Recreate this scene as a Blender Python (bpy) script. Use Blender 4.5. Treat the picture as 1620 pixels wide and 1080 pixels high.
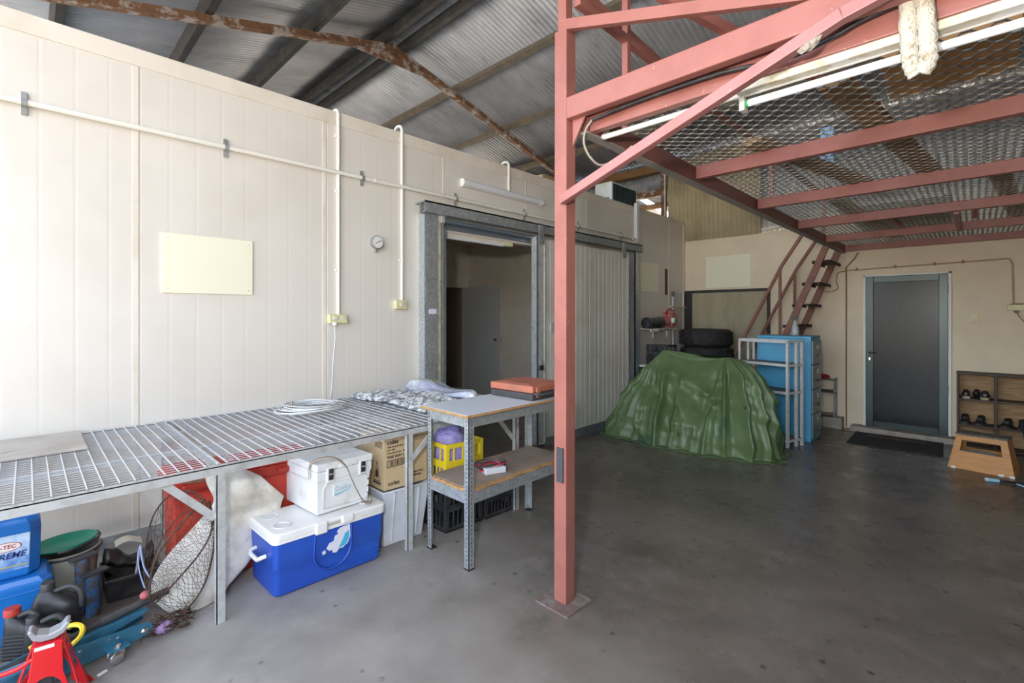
import bpy, math, random
from mathutils import Vector, Matrix, noise
R = math.radians
PI = math.pi
for o in list(bpy.data.objects):
    bpy.data.objects.remove(o)
SC = bpy.context.scene
COL = SC.collection

# ------------------------------------------------------------------ camera
CZ, YAW, SL = 1.39, R(44.34), 0.029          # eye height, heading, fall of the floor along X
cam = bpy.data.cameras.new('camera')
cam.sensor_width = 36.0
cam.lens = 750.0 / 1620 * 36
cam.shift_y = -42.0 / 1620
cam.clip_start = 0.05
cam.clip_end = 300
camo = bpy.data.objects.new('camera', cam)
COL.objects.link(camo)
camo.location = (0, 0, CZ)
camo.rotation_euler = (R(90), 0, YAW - R(90))
SC.camera = camo
# ------------------------------------------------------------------ sky, sun, flash, exposure
SC.view_settings.view_transform = 'Standard'
SC.view_settings.look = 'None'
SC.view_settings.gamma = 1
SC.view_settings.use_curve_mapping = False
SC.view_settings.exposure = 1.70
w = bpy.data.worlds.new('sky')
SC.world = w
w.use_nodes = True
nt = w.node_tree
bg = nt.nodes['Background']
sky = nt.nodes.new('ShaderNodeTexSky')
sky.sky_type = 'NISHITA'
sky.sun_disc = False
sky.sun_elevation = R(52)
sky.sun_rotation = R(120)
sky.dust_density = 2.0
hs = nt.nodes.new('ShaderNodeHueSaturation')
hs.inputs['Saturation'].default_value = 0.55
nt.links.new(sky.outputs[0], hs.inputs['Color'])
nt.links.new(hs.outputs[0], bg.inputs[0])
bg.inputs[1].default_value = 0.42
sd = bpy.data.lights.new('sun', 'SUN')
sd.energy = 5.0
sd.angle = R(0.6)
sd.color = (1, .95, .86)
so = bpy.data.objects.new('sun', sd)
COL.objects.link(so)
so.location = (10, -10, 20)
so.rotation_euler = Vector((-0.50, 0.12, -0.9)).to_track_quat('-Z', 'Y').to_euler()
fd = bpy.data.lights.new('camera_flash', 'AREA')
fd.shape = 'DISK'
fd.size = 0.12
fd.energy = 15
fd.color = (1, .97, .93)
fo = bpy.data.objects.new('camera_flash', fd)
COL.objects.link(fo)
fo.location = (-0.12, 0.2, 1.72)
fo.rotation_euler = Vector((0.75, 0.45, 0.18)).to_track_quat('-Z', 'Y').to_euler()


# ------------------------------------------------------------------ helpers
def fz(x, y=0):
    return -SL * x


class G:
    def __init__(s):
        s.v = []
        s.f = []

    def add(s, vs, fs, M=None):
        n = len(s.v)
        if M is not None:
            vs = [tuple(M @ Vector(p)) for p in vs]
        s.v += [tuple(p) for p in vs]
        s.f += [tuple(i + n for i in f) for f in fs]
        return s

    def box(s, x0, x1, y0, y1, z0, z1, M=None):
        x0, x1 = min(x0, x1), max(x0, x1)
        y0, y1 = min(y0, y1), max(y0, y1)
        z0, z1 = min(z0, z1), max(z0, z1)
        return s.add([(x0, y0, z0), (x1, y0, z0), (x1, y1, z0), (x0, y1, z0), (x0, y0, z1), (x1, y0, z1), (x1, y1, z1), (x0, y1, z1)],
                     [(0, 3, 2, 1), (4, 5, 6, 7), (0, 1, 5, 4), (1, 2, 6, 5), (2, 3, 7, 6), (3, 0, 4, 7)], M)

    def beam(s, p, q, w, h, up=(0, 0, 1)):
        p, q, up = Vector(p), Vector(q), Vector(up)
        d = (q - p).normalized()
        a = d.cross(up)
        if a.length < 1e-4:
            a = d.cross(Vector((1, 0, 0)))
        a.normalize()
        b = a.cross(d).normalized()
        a, b = a * w / 2, b * h / 2
        vs = [p - a - b, p + a - b, p + a + b, p - a + b, q - a - b, q + a - b, q + a + b, q - a + b]
        return s.add(vs, [(0, 3, 2, 1), (4, 5, 6, 7), (0, 1, 5, 4), (1, 2, 6, 5), (2, 3, 7, 6), (3, 0, 4, 7)])

    def tube(s, pts, r, n=8, closed=False, caps=True):
        pts = [Vector(p) for p in pts]
        N = len(pts)
        rr = r if isinstance(r, (list, tuple)) else [r] * N
        rings = []
        prev = None
        for i, p in enumerate(pts):
            a = pts[(i - 1) % N] if (i > 0 or closed) else p
            b = pts[(i + 1) % N] if (i < N - 1 or closed) else p
            d = (b - a)
            if d.length < 1e-9:
                d = Vector((0, 0, 1))
            d.normalize()
            if prev is None:
                u = d.cross(Vector((0, 0, 1)))
                if u.length < 1e-3:
                    u = d.cross(Vector((1, 0, 0)))
            else:
                u = prev - d * prev.dot(d)
                if u.length < 1e-6:
                    u = d.cross(Vector((0.3, 0.5, 1)))
            u.normalize()
            prev = u
            v = d.cross(u)
            rings.append([tuple(p + (u * math.cos(2 * PI * k / n) + v * math.sin(2 * PI * k / n)) * rr[i]) for k in range(n)])
        vs = [q for ring in rings for q in ring]
        fs = []
        M_ = N if closed else N - 1
        for i in range(M_):
            j = (i + 1) % N
            for k in range(n):
                l = (k + 1) % n
                fs.append((i * n + k, i * n + l, j * n + l, j * n + k))
        if caps and not closed:
            fs.append(tuple(range(n - 1, -1, -1)))
            fs.append(tuple((N - 1) * n + k for k in range(n)))
        return s.add(vs, fs)

    def lathe(s, prof, n=24, M=None, squash=1.0):
        vs, fs = [], []
        m = len(prof)
        for r, z in prof:
            for k in range(n):
                a = 2 * PI * k / n
                vs.append((r * math.cos(a), r * math.sin(a) * squash, z))
        for i in range(m - 1):
            for k in range(n):
                l = (k + 1) % n
                fs.append((i * n + k, i * n + l, (i + 1) * n + l, (i + 1) * n + k))
        if prof[0][0] > 1e-6:
            fs.append(tuple(range(n - 1, -1, -1)))
        if prof[-1][0] > 1e-6:
            fs.append(tuple((m - 1) * n + k for k in range(n)))
        return s.add(vs, fs, M)

    def prism(s, poly, h0, h1, M=None):
        n = len(poly)
        vs = [(x, y, h0) for x, y in poly] + [(x, y, h1) for x, y in poly]
        fs = [tuple(range(n - 1, -1, -1)), tuple(range(n, 2 * n))]
        for i in range(n):
            j = (i + 1) % n
            fs.append((i, j, n + j, n + i))
        return s.add(vs, fs, M)

    def loft(s, rings, caps=True):
        n = len(rings[0])
        vs = [p for r_ in rings for p in r_]
        fs = []
        for i in range(len(rings) - 1):
            for k in range(n):
                l = (k + 1) % n
                fs.append((i * n + k, i * n + l, (i + 1) * n + l, (i + 1) * n + k))
        if caps:
            fs.append(tuple(range(n - 1, -1, -1)))
            fs.append(tuple((len(rings) - 1) * n + k for k in range(n)))
        return s.add(vs, fs)

    def grid(s, fn, nu, nv, M=None):
        vs = [fn(i / nu, j / nv) for i in range(nu + 1) for j in range(nv + 1)]
        fs = [(i * (nv + 1) + j, (i + 1) * (nv + 1) + j, (i + 1) * (nv + 1) + j + 1, i * (nv + 1) + j + 1) for i in range(nu) for j in range(nv)]
        return s.add(vs, fs, M)


XZ = Matrix(((1, 0, 0, 0), (0, 0, 1, 0), (0, 1, 0, 0), (0, 0, 0, 1)))     # local (x, y, h) -> (x, h, y): drawings in the X-Z plane
YZ = Matrix(((0, 0, 1, 0), (1, 0, 0, 0), (0, 1, 0, 0), (0, 0, 0, 1)))     # local (x, y, h) -> (h, x, y): drawings in the Y-Z plane


def obj(name, g, m, parent=None, smooth=0, bevel=0, solid=0, seg=2, off=-1):
    me = bpy.data.meshes.new(name)
    me.from_pydata(g.v, [], g.f)
    me.update()
    o = bpy.data.objects.new(name, me)
    COL.objects.link(o)
    me.materials.append(m)
    if smooth:
        for p in me.polygons:
            p.use_smooth = True
        if smooth < 170:
            me.set_sharp_from_angle(angle=R(smooth))
    if solid:
        md = o.modifiers.new('solid', 'SOLIDIFY')
        md.thickness = solid
        md.offset = off
    if bevel:
        md = o.modifiers.new('bevel', 'BEVEL')
        md.width = bevel
        md.segments = seg
        md.limit_method = 'ANGLE'
        md.angle_limit = R(40)
        md.harden_normals = False
    if parent is not None:
        o.parent = parent
    return o


def tag(o, label, cat, group=None, kind=None):
    o['label'] = label
    o['category'] = cat
    if group:
        o['group'] = group
    if kind:
        o['kind'] = kind
    return o


def thing(name, label, cat, loc=(0, 0, 0), rz=0.0, group=None, lean=False):
    o = bpy.data.objects.new(name, None)
    o.empty_display_size = 0.05
    COL.objects.link(o)
    o.location = loc
    if lean:                       # stands on the sloping slab, so it tilts with it
        o.rotation_mode = 'QUATERNION'
        o.rotation_quaternion = (Matrix.Rotation(math.atan(SL), 4, 'Y') @ Matrix.Rotation(rz, 4, 'Z')).to_quaternion()
    else:
        o.rotation_euler = (0, 0, rz)
    tag(o, label, cat, group)
    return o


def struct(name, g, m, parent=None, **k):
    o = obj(name, g, m, parent, **k)
    o['kind'] = 'structure'
    return o


def dup(root, loc, rz=None, label=None, group=None):
    def cp(o, par):
        c = o.copy()
        COL.objects.link(c)
        c.parent = par
        for ch in o.children:
            cp(ch, c)
        return c
    r_ = root.copy()
    COL.objects.link(r_)
    for ch in root.children:
        cp(ch, r_)
    r_.location = loc
    if rz is not None:
        r_.rotation_euler = (0, 0, rz)
    if label:
        r_['label'] = label
    if group:
        r_['group'] = group
    return r_


def T(x=0, y=0, z=0, rx=0, ry=0, rz=0, s=1):
    return Matrix.Translation((x, y, z)) @ Matrix.Rotation(rz, 4, 'Z') @ Matrix.Rotation(ry, 4, 'Y') @ Matrix.Rotation(rx, 4, 'X') @ Matrix.Scale(s, 4)


def text(name, s, size, m, parent, M, depth=0.0006, align='LEFT', sx=1.0, shear=0.0, bold=0.0):
    cu = bpy.data.curves.new(name, 'FONT')
    cu.body = s
    cu.size = size
    cu.extrude = depth
    cu.align_x = align
    cu.shear = shear
    cu.offset = bold
    cu.resolution_u = 2
    t = bpy.data.objects.new(name, cu)
    me = bpy.data.meshes.new_from_object(t)
    bpy.data.objects.remove(t)
    me.transform(M @ Matrix.Diagonal((sx, 1, 1, 1)))
    me.materials.clear()
    me.materials.append(m)
    o = bpy.data.objects.new(name, me)
    COL.objects.link(o)
    o.parent = parent
    return o


def arc(c, r, a0, a1, n, f):
    return [f(c[0] + r * math.cos(a0 + (a1 - a0) * i / n), c[1] + r * math.sin(a0 + (a1 - a0) * i / n)) for i in range(n + 1)]


def spline(pts, n=6, closed=False):
    pts = [Vector(p) for p in pts]
    N = len(pts)
    out = []
    rng = range(N if closed else N - 1)
    for i in rng:
        p0 = pts[(i - 1) % N] if (closed or i > 0) else pts[i]
        p1 = pts[i]
        p2 = pts[(i + 1) % N]
        p3 = pts[(i + 2) % N] if (closed or i + 2 < N) else p2
        for k in range(n):
            t = k / n
            out.append(0.5 * ((2 * p1) + (p2 - p0) * t + (2 * p0 - 5 * p1 + 4 * p2 - p3) * t * t + (3 * p1 - p0 - 3 * p2 + p3) * t ** 3))
    if not closed:
        out.append(pts[-1])
    return out


# ------------------------------------------------------------------ materials
MATS = {}


def mat(name, c, rough=.6, metal=0, c2=None, scale=6, lo=.45, hi=.65, detail=6, bump=0, bscale=60, c3=None, s3=3, lo3=.6, hi3=.7, spec=.5, stretch=(1, 1, 1), alpha=None, trans=0, rvar=0):
    if name in MATS:
        return MATS[name]
    m = bpy.data.materials.new(name)
    m.use_nodes = True
    n = m.node_tree
    N, L = n.nodes, n.links
    b = N['Principled BSDF']
    b.inputs['Base Color'].default_value = (*c, 1)
    b.inputs['Roughness'].default_value = rough
    b.inputs['Metallic'].default_value = metal
    b.inputs['Specular IOR Level'].default_value = spec
    if trans:
        b.inputs['Transmission Weight'].default_value = trans
    tc = N.new('ShaderNodeTexCoord')
    mp = N.new('ShaderNodeMapping')
    mp.inputs['Scale'].default_value = stretch
    L.new(tc.outputs['Object'], mp.inputs[0])
    colout = None

    def ramp(sc, l, h, det=detail):
        t = N.new('ShaderNodeTexNoise')
        t.inputs['Scale'].default_value = sc
        t.inputs['Detail'].default_value = det
        t.inputs['Roughness'].default_value = .62
        L.new(mp.outputs[0], t.inputs[0])
        r_ = N.new('ShaderNodeMapRange')
        r_.inputs[1].default_value = l
        r_.inputs[2].default_value = h
        L.new(t.outputs[0], r_.inputs[0])
        return r_.outputs[0]
    if c2:
        f = ramp(scale, lo, hi)
        mx = N.new('ShaderNodeMix')
        mx.data_type = 'RGBA'
        mx.inputs[6].default_value = (*c, 1)
        mx.inputs[7].default_value = (*c2, 1)
        L.new(f, mx.inputs[0])
        colout = mx.outputs[2]
        if rvar:
            rr = N.new('ShaderNodeMapRange')
            rr.inputs[3].default_value = rough
            rr.inputs[4].default_value = rough + rvar
            L.new(f, rr.inputs[0])
            L.new(rr.outputs[0], b.inputs['Roughness'])
    if c3:
        f = ramp(s3, lo3, hi3)
        mx = N.new('ShaderNodeMix')
        mx.data_type = 'RGBA'
        if colout:
            L.new(colout, mx.inputs[6])
        else:
            mx.inputs[6].default_value = (*c, 1)
        mx.inputs[7].default_value = (*c3, 1)
        L.new(f, mx.inputs[0])
        colout = mx.outputs[2]
    if colout:
        L.new(colout, b.inputs['Base Color'])
    if bump:
        t = N.new('ShaderNodeTexNoise')
        t.inputs['Scale'].default_value = bscale
        t.inputs['Detail'].default_value = 4
        L.new(mp.outputs[0], t.inputs[0])
        bp = N.new('ShaderNodeBump')
        bp.inputs['Strength'].default_value = bump
        bp.inputs['Distance'].default_value = .01
        L.new(t.outputs[0], bp.inputs['Height'])
        L.new(bp.outputs[0], b.inputs['Normal'])
    MATS[name] = m
    return m


CREAM = mat('coolroom_panel_cream', (.72, .675, .61), .42, c2=(.65, .60, .53), scale=1.2, lo=.5, hi=.8, c3=(.52, .44, .35), s3=14, lo3=.74, hi3=.82)
INNER = mat('inner_panel_lightened', (.88, .81, .70), .5, c2=(.80, .72, .60), scale=1.5)  # panel cream brightened in colour to stand in for more light inside
CREAMTRIM = mat('cream_trim', (.76, .70, .61), .45, c2=(.68, .61, .51), scale=3)
WHITEBOARD = mat('painted_board', (.86, .82, .64), .45)
BACKW = mat('painted_fibro_wall', (.80, .68, .50), .6, c2=(.74, .62, .46), scale=1.5, c3=(.50, .38, .26), s3=16, lo3=.72, hi3=.82)
GALV = mat('galvanised_steel', (.42, .46, .48), .42, .7, c2=(.60, .64, .66), scale=45, lo=.4, hi=.62, c3=(.30, .30, .29), s3=6, lo3=.58, hi3=.75)
GALVD = mat('weathered_galvanised', (.27, .29, .29), .6, .35, c2=(.38, .40, .40), scale=20, c3=(.24, .17, .10), s3=5, lo3=.6, hi3=.75)
ALU = mat('white_galvanised', (.66, .68, .68), .42, .5, c2=(.48, .49, .48), scale=18, lo=.45, hi=.7, c3=(.42, .30, .18), s3=9, lo3=.68, hi3=.8)
WIRE = mat('zinc_wire', (.72, .75, .78), .35, .45)
RED = mat('red_oxide_paint', (.33, .122, .098), .45, c2=(.27, .092, .072), scale=3, c3=(.58, .36, .30), s3=55, lo3=.66, hi3=.74, bump=.05)
RUST = mat('rusty_steel', (.25, .13, .07), .75, .1, c2=(.50, .44, .40), scale=5, lo=.5, hi=.56, c3=(.12, .07, .045), s3=11, lo3=.55, hi3=.68)
STEELD = mat('dark_purlin_steel', (.055, .055, .055), .6, .2, c2=(.09, .085, .08), scale=6)
PURL = mat('dusty_purlin_steel', (.19, .17, .14), .7, .1, c2=(.27, .22, .15), scale=8)
CORR = mat('old_corrugated_iron', (.46, .49, .54), .45, .3, c2=(.32, .34, .37), scale=2.0, lo=.4, hi=.65, c3=(.20, .19, .18), s3=5, lo3=.62, hi3=.8, stretch=(.5, 1, 1))
CORRC = mat('corrugated_cream_sheet', (.60, .52, .34), .55, c2=(.48, .40, .26), scale=3, c3=(.30, .22, .13), s3=9, lo3=.66, hi3=.8)
WHITE = mat('white_plastic', (.82, .82, .80), .35, c2=(.70, .69, .65), scale=6, lo=.5, hi=.8)
WHITED = mat('dirty_white_plastic', (.76, .78, .79), .4, c2=(.55, .53, .47), scale=9, lo=.55, hi=.8)
CREAMP = mat('cream_plastic', (.74, .70, .42), .45, c2=(.66, .60, .34), scale=12)
CONDM = mat('painted_conduit', (.82, .79, .71), .45, c2=(.62, .55, .44), scale=9, lo=.6, hi=.8)
BLACKP = mat('black_plastic', (.018, .018, .02), .4, c2=(.05, .05, .05), scale=10)
DARKG = mat('dark_grey_plastic', (.045, .046, .05), .45, c2=(.11, .10, .10), scale=7, lo=.5, hi=.75)
RUBBER = mat('black_rubber', (.016, .016, .017), .75, c2=(.04, .037, .033), scale=14, bump=.3, bscale=40)
CHIP = mat('chipboard_edge', (.45, .26, .11), .8, c2=(.30, .17, .08), scale=60, bump=.3, bscale=120)
CHIPTOP = mat('worn_chipboard', (.29, .235, .19), .75, c2=(.23, .18, .145), scale=5, c3=(.06, .04, .03), s3=13, lo3=.68, hi3=.74)
LAM = mat('white_laminate', (.66, .70, .76), .35)
YELLOW = mat('yellow_plastic', (.86, .66, .03), .4)
ORANGE = mat('faded_orange_plastic', (.46, .155, .095), .55, c2=(.34, .13, .09), scale=9, lo=.5, hi=.7)
BLUEC = mat('cooler_blue_plastic', (.018, .075, .44), .38, c2=(.02, .10, .50), scale=3)
BLUEK = mat('cabinet_blue_paint', (.085, .40, .66), .4, c2=(.075, .34, .58), scale=3, c3=(.20, .28, .32), s3=6, lo3=.68, hi3=.76)
CABG = mat('grey_drawer_front', (.19, .26, .31), .3, .3)
CARD = mat('brown_cardboard', (.54, .41, .245), .8, c2=(.49, .36, .21), scale=4)
INK = mat('dark_print', (.035, .028, .024), .7)
REDP = mat('red_plastic', (.46, .035, .02), .5, c2=(.52, .07, .04), scale=3)
REDG = mat('glossy_red_paint', (.66, .015, .02), .22)
JACKB = mat('jack_blue_paint', (.035, .165, .27), .4, c2=(.025, .11, .18), scale=8, c3=(.03, .03, .03), s3=13, lo3=.62, hi3=.7)
CYLB = mat('scuffed_blue_steel', (.05, .18, .42), .5, .2, c2=(.10, .09, .08), scale=24, lo=.42, hi=.55)
OILBLUE = mat('bright_blue_plastic', (.012, .17, .56), .35)
LABELB = mat('pale_blue_label', (.55, .72, .90), .4, c2=(.10, .26, .62), scale=9, lo=.42, hi=.62)
GREENP = mat('green_plastic', (.005, .26, .16), .3)
BUCKET = mat('translucent_bucket', (.42, .42, .36), .5, c2=(.34, .34, .28), scale=5)
TARPG = mat('green_tarp', (.092, .145, .055), .42, c2=(.155, .225, .10), scale=1.7, lo=.4, hi=.68, c3=(.055, .11, .055), s3=1.7, lo3=.52, hi3=.64, bump=.35, bscale=14)
CANVAS = mat('dirty_white_canvas', (.74, .72, .67), .75, c2=(.52, .48, .40), scale=6, lo=.42, hi=.66, c3=(.36, .27, .18), s3=11, lo3=.60, hi3=.74, bump=.6, bscale=18)
NET = mat('brown_net_twine', (.055, .032, .022), .8, c2=(.12, .06, .035), scale=30)
PURPLE = mat('lilac_mesh', (.36, .32, .66), .5, c2=(.22, .19, .48), scale=25)
WOOD = mat('plywood_brown', (.42, .26, .12), .65, c2=(.30, .17, .075), scale=5, stretch=(1, 1, 7), lo=.4, hi=.6)
WOODY = mat('varnished_pine', (.60, .27, .065), .5, c2=(.48, .20, .045), scale=5, stretch=(1, 1, 5), lo=.4, hi=.65)
WOODD = mat('dark_stained_wood', (.075, .052, .042), .6)
TIMBER = mat('old_timber', (.30, .17, .07), .75, c2=(.20, .11, .05), scale=5, stretch=(6, 1, 6))
PLY = mat('weathered_ply', (.50, .46, .41), .7, c2=(.40, .36, .31), scale=3, c3=(.14, .09, .07), s3=5, lo3=.66, hi3=.74)
DOORG = mat('green_grey_aluminium', (.040, .058, .055), .3, .3)
MESHD = mat('dark_security_mesh', (.006, .007, .009), .25, c2=(.010, .011, .012), scale=3, spec=.28)
CONC = mat('kerb_concrete', (.40, .36, .31), .85, c2=(.30, .26, .22), scale=8, bump=.3)
CHROME = mat('chrome', (.62, .63, .64), .25, 1)
PIPEB = mat('brown_pipe', (.34, .20, .13), .6)
SHAG = mat('grey_shag', (.66, .67, .66), .9, c2=(.20, .21, .23), scale=22, lo=.46, hi=.56, bump=.9, bscale=90)
PBAG = mat('crinkled_plastic_bag', (.42, .46, .60), .22, c2=(.66, .68, .72), scale=7, lo=.45, hi=.6, c3=(.52, .48, .05), s3=5, lo3=.62, hi3=.66, bump=.8, bscale=18)
ROPEW = mat('grubby_white_rope', (.58, .53, .43), .9, c2=(.34, .26, .17), scale=38, lo=.55, hi=.66, bump=1, bscale=120)
STRAP = mat('tan_strap', (.42, .35, .28), .7)
SHOE = mat('black_leather', (.015, .015, .017), .4, c2=(.04, .04, .045), scale=9)
SOLE = mat('cream_sole', (.55, .45, .28), .7)
GREYP = mat('grey_metal_paint', (.30, .31, .31), .5, c2=(.20, .2, .2), scale=8)
PINKB = mat('faded_red_plastic', (.42, .12, .12), .45, c2=(.52, .24, .22), scale=9)
LEADR = mat('red_cable', (.62, .03, .09), .4)
TUBEW = mat('white_fluorescent_glass', (.93, .94, .95), .2)
DIFF = mat('frosted_diffuser', (.74, .75, .78), .3)
MESHM = mat('expanded_steel', (.27, .245, .21), .5, .2, c2=(.36, .32, .27), scale=6)
GROUT = mat('pale_gravel_ground', (.52, .44, .34), .9, c2=(.44, .37, .29), scale=.6)
STAIRM = mat('stair_red_brown', (.24, .085, .06), .55, c2=(.17, .065, .045), scale=6)
FIBRO = mat('unpainted_fibro', (.40, .35, .24), .75, c2=(.34, .29, .19), scale=2.5, stretch=(1, 3, .4), c3=(.25, .20, .13), s3=3, lo3=.62, hi3=.75)


def floor_material():
    m = bpy.data.materials.new('stained_concrete_floor')
    m.use_nodes = True
    n = m.node_tree
    N, L = n.nodes, n.links
    b = N['Principled BSDF']
    tc = N.new('ShaderNodeTexCoord')

    def noi(sc, det=6, ro=.6):
        t = N.new('ShaderNodeTexNoise')
        t.inputs['Scale'].default_value = sc
        t.inputs['Detail'].default_value = det
        t.inputs['Roughness'].default_value = ro
        L.new(tc.outputs['Object'], t.inputs[0])
        return t.outputs[0]

    def mr(x, a, b_, c=0, d=1):
        r_ = N.new('ShaderNodeMapRange')
        for i, v in enumerate((a, b_, c, d)):
            r_.inputs[i + 1].default_value = v
        L.new(x, r_.inputs[0])
        return r_.outputs[0]

    def mix(f, a, b_):
        x = N.new('ShaderNodeMix')
        x.data_type = 'RGBA'
        L.new(f, x.inputs[0])
        for k, v in ((6, a), (7, b_)):
            if isinstance(v, tuple):
                x.inputs[k].default_value = (*v, 1)
            else:
                L.new(v, x.inputs[k])
        return x.outputs[2]

    def math_(op, a, b_):
        x = N.new('ShaderNodeMath')
        x.operation = op
        for k, v in enumerate((a, b_)):
            if isinstance(v, (int, float)):
                x.inputs[k].default_value = v
            else:
                L.new(v, x.inputs[k])
        return x.outputs[0]
    sx = N.new('ShaderNodeSeparateXYZ')
    L.new(tc.outputs['Object'], sx.inputs[0])
    # sealed (dark, polished) concrete inside, bare worn concrete along the open front and under the bench
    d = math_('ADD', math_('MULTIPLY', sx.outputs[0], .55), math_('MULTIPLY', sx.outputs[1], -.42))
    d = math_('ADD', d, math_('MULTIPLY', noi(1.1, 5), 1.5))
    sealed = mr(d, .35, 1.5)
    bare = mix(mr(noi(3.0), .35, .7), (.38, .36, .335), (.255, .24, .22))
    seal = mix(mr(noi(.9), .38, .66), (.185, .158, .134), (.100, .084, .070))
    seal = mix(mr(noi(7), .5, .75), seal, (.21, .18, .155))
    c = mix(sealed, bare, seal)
    # oily dirt where the jack and bottles stand
    px_ = math_('SUBTRACT', sx.outputs[0], .12)
    py_ = math_('SUBTRACT', sx.outputs[1], 2.95)
    rad = math_('ADD', math_('MULTIPLY', px_, px_), math_('MULTIPLY', py_, py_))
    rad = math_('ADD', rad, math_('MULTIPLY', noi(4.5, 6, .7), .5))
    c = mix(mr(rad, .62, .34, 0, .85), c, (.075, .062, .052))
    # oil spots and drips
    v = N.new('ShaderNodeTexVoronoi')
    v.inputs['Scale'].default_value = 8.5
    L.new(tc.outputs['Object'], v.inputs[0])
    spots = math_('MULTIPLY', mr(v.outputs[0], .16, .08), mr(math_('ADD', math_('MULTIPLY', noi(1.7), .7), math_('MULTIPLY', noi(16), .3)), .47, .56))
    c = mix(math_('MULTIPLY', spots, .85), c, (.045, .042, .04))
    st = mr(noi(2.2, 8, .7), .62, .74)
    c = mix(math_('MULTIPLY', st, .6), c, (.085, .077, .07))
    sp = N.new('ShaderNodeTexVoronoi')
    sp.inputs['Scale'].default_value = 26
    L.new(tc.outputs['Object'], sp.inputs[0])
    spk = math_('MULTIPLY', mr(sp.outputs[0], .10, .05), mr(noi(4.0), .55, .6))
    c = mix(spk, c, (.50, .49, .47))
    L.new(c, b.inputs['Base Color'])
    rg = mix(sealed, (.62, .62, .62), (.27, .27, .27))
    r2 = math_('ADD', mr(noi(5), .3, .75, -.06, .16), 0)
    sep = N.new('ShaderNodeSeparateColor')
    L.new(rg, sep.inputs[0])
    L.new(math_('ADD', sep.outputs[0], r2), b.inputs['Roughness'])
    bp = N.new('ShaderNodeBump')
    bp.inputs['Strength'].default_value = .06
    bp.inputs['Distance'].default_value = .01
    L.new(noi(38, 5), bp.inputs['Height'])
    L.new(bp.outputs[0], b.inputs['Normal'])
    return m


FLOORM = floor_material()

# ================================================================== SETTING
W, D, TOP = 3.75, 8.3, 3.05
# floor slab falls gently towards the back wall
x0, x1, y0, y1 = -1.6, 9.3, -5.2, 7.5
g = G()
g.add([(x0, y0, fz(x0)), (x1, y0, fz(x1)), (x1, y1, fz(x1)), (x0, y1, fz(x0)),
       (x0, y0, -.5), (x1, y0, -.5), (x1, y1, -.5), (x0, y1, -.5)],
      [(0, 1, 2, 3), (4, 7, 6, 5), (0, 4, 5, 1), (1, 5, 6, 2), (2, 6, 7, 3), (3, 7, 4, 0)])
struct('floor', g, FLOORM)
g = G()
g.add([(-60, -60, -.03), (-1.6, -60, -.03), (-1.6, 60, -.03), (-60, 60, -.03)], [(0, 1, 2, 3)])
g.add([(9.3, -60, -.35), (60, -60, -.35), (60, 60, -.35), (9.3, 60, -.35)], [(0, 1, 2, 3)])
struct('floor_yard', g, GROUT, solid=.3)


def panel(g, x0, x1, z0, z1, y, depth=.10, pitch=.15, face=-1, seamw=1.2, seam0=.498, rib=.0006):
    """insulated panel skin: flat pans with shallow ribs, a joint every 1.2 m; front at y looking towards face*Y"""
    xs = [(x0, 0.0)]
    k = math.floor((x0 - seam0) / pitch)
    while True:
        k += 1
        c = seam0 + k * pitch
        if c > x1 - .012:
            break
        if c < x0 + .012:
            continue
        isjoint = k % 8 == 0
        dpt = .003 if isjoint else rib
        hw = .004 if isjoint else .012
        xs += [(c - hw, 0), (c, dpt), (c + hw, 0)]
    xs.append((x1, 0.0))
    n = len(xs)
    vs, fs = [], []
    for x, dd in xs:
        vs += [(x, y - face * dd, z0), (x, y - face * dd, z1)]
    for i in range(n - 1):
        f = (2 * i, 2 * i + 2, 2 * i + 3, 2 * i + 1)
        fs.append(f if face < 0 else f[::-1])
    g.add(vs, fs)
    yb = y - face * depth
    b = [(x0, y, z0), (x1, y, z0), (x1, yb, z0), (x0, yb, z0), (x0, y, z1), (x1, y, z1), (x1, yb, z1), (x0, yb, z1)]
    g.add(b, [(0, 3, 2, 1), (4, 5, 6, 7), (1, 2, 6, 5), (2, 3, 7, 6), (3, 0, 4, 7)])


g = G()
panel(g, -2.0, 2.86, -.3, TOP, W)
panel(g, 2.86, 4.35, 2.21, TOP, W)
panel(g, 4.35, D - .004, -.4, TOP, W)
wall_left = struct('wall_left', g, CREAM)
g = G()
g.box(-2.0, 6.5, W - .008, W + .11, TOP - .105, TOP + .004)
g.box(6.5, D - .005, W - .006, W + .11, TOP - .06, TOP + .002)
g.box(8.22, D - .005, W - .012, W, -.24, TOP - .06)
for k in range(-1, 7):
    x = .498 + 1.2 * k
    g.box(x - .040, x - .009, W - .0035, W + .002, -.2 if not (2.9 < x < 4.3) else 2.44, TOP - .105)
struct('trim_1', g, CREAMTRIM, bevel=.002)
g = G()
g.box(-2, 2.56, W - .03, W - .001, -.05, .05)
g.box(6.6, 8.2, W - .03, W - .001, -.25, -.15)
struct('baseboard_left', g, GALVD)

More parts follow.
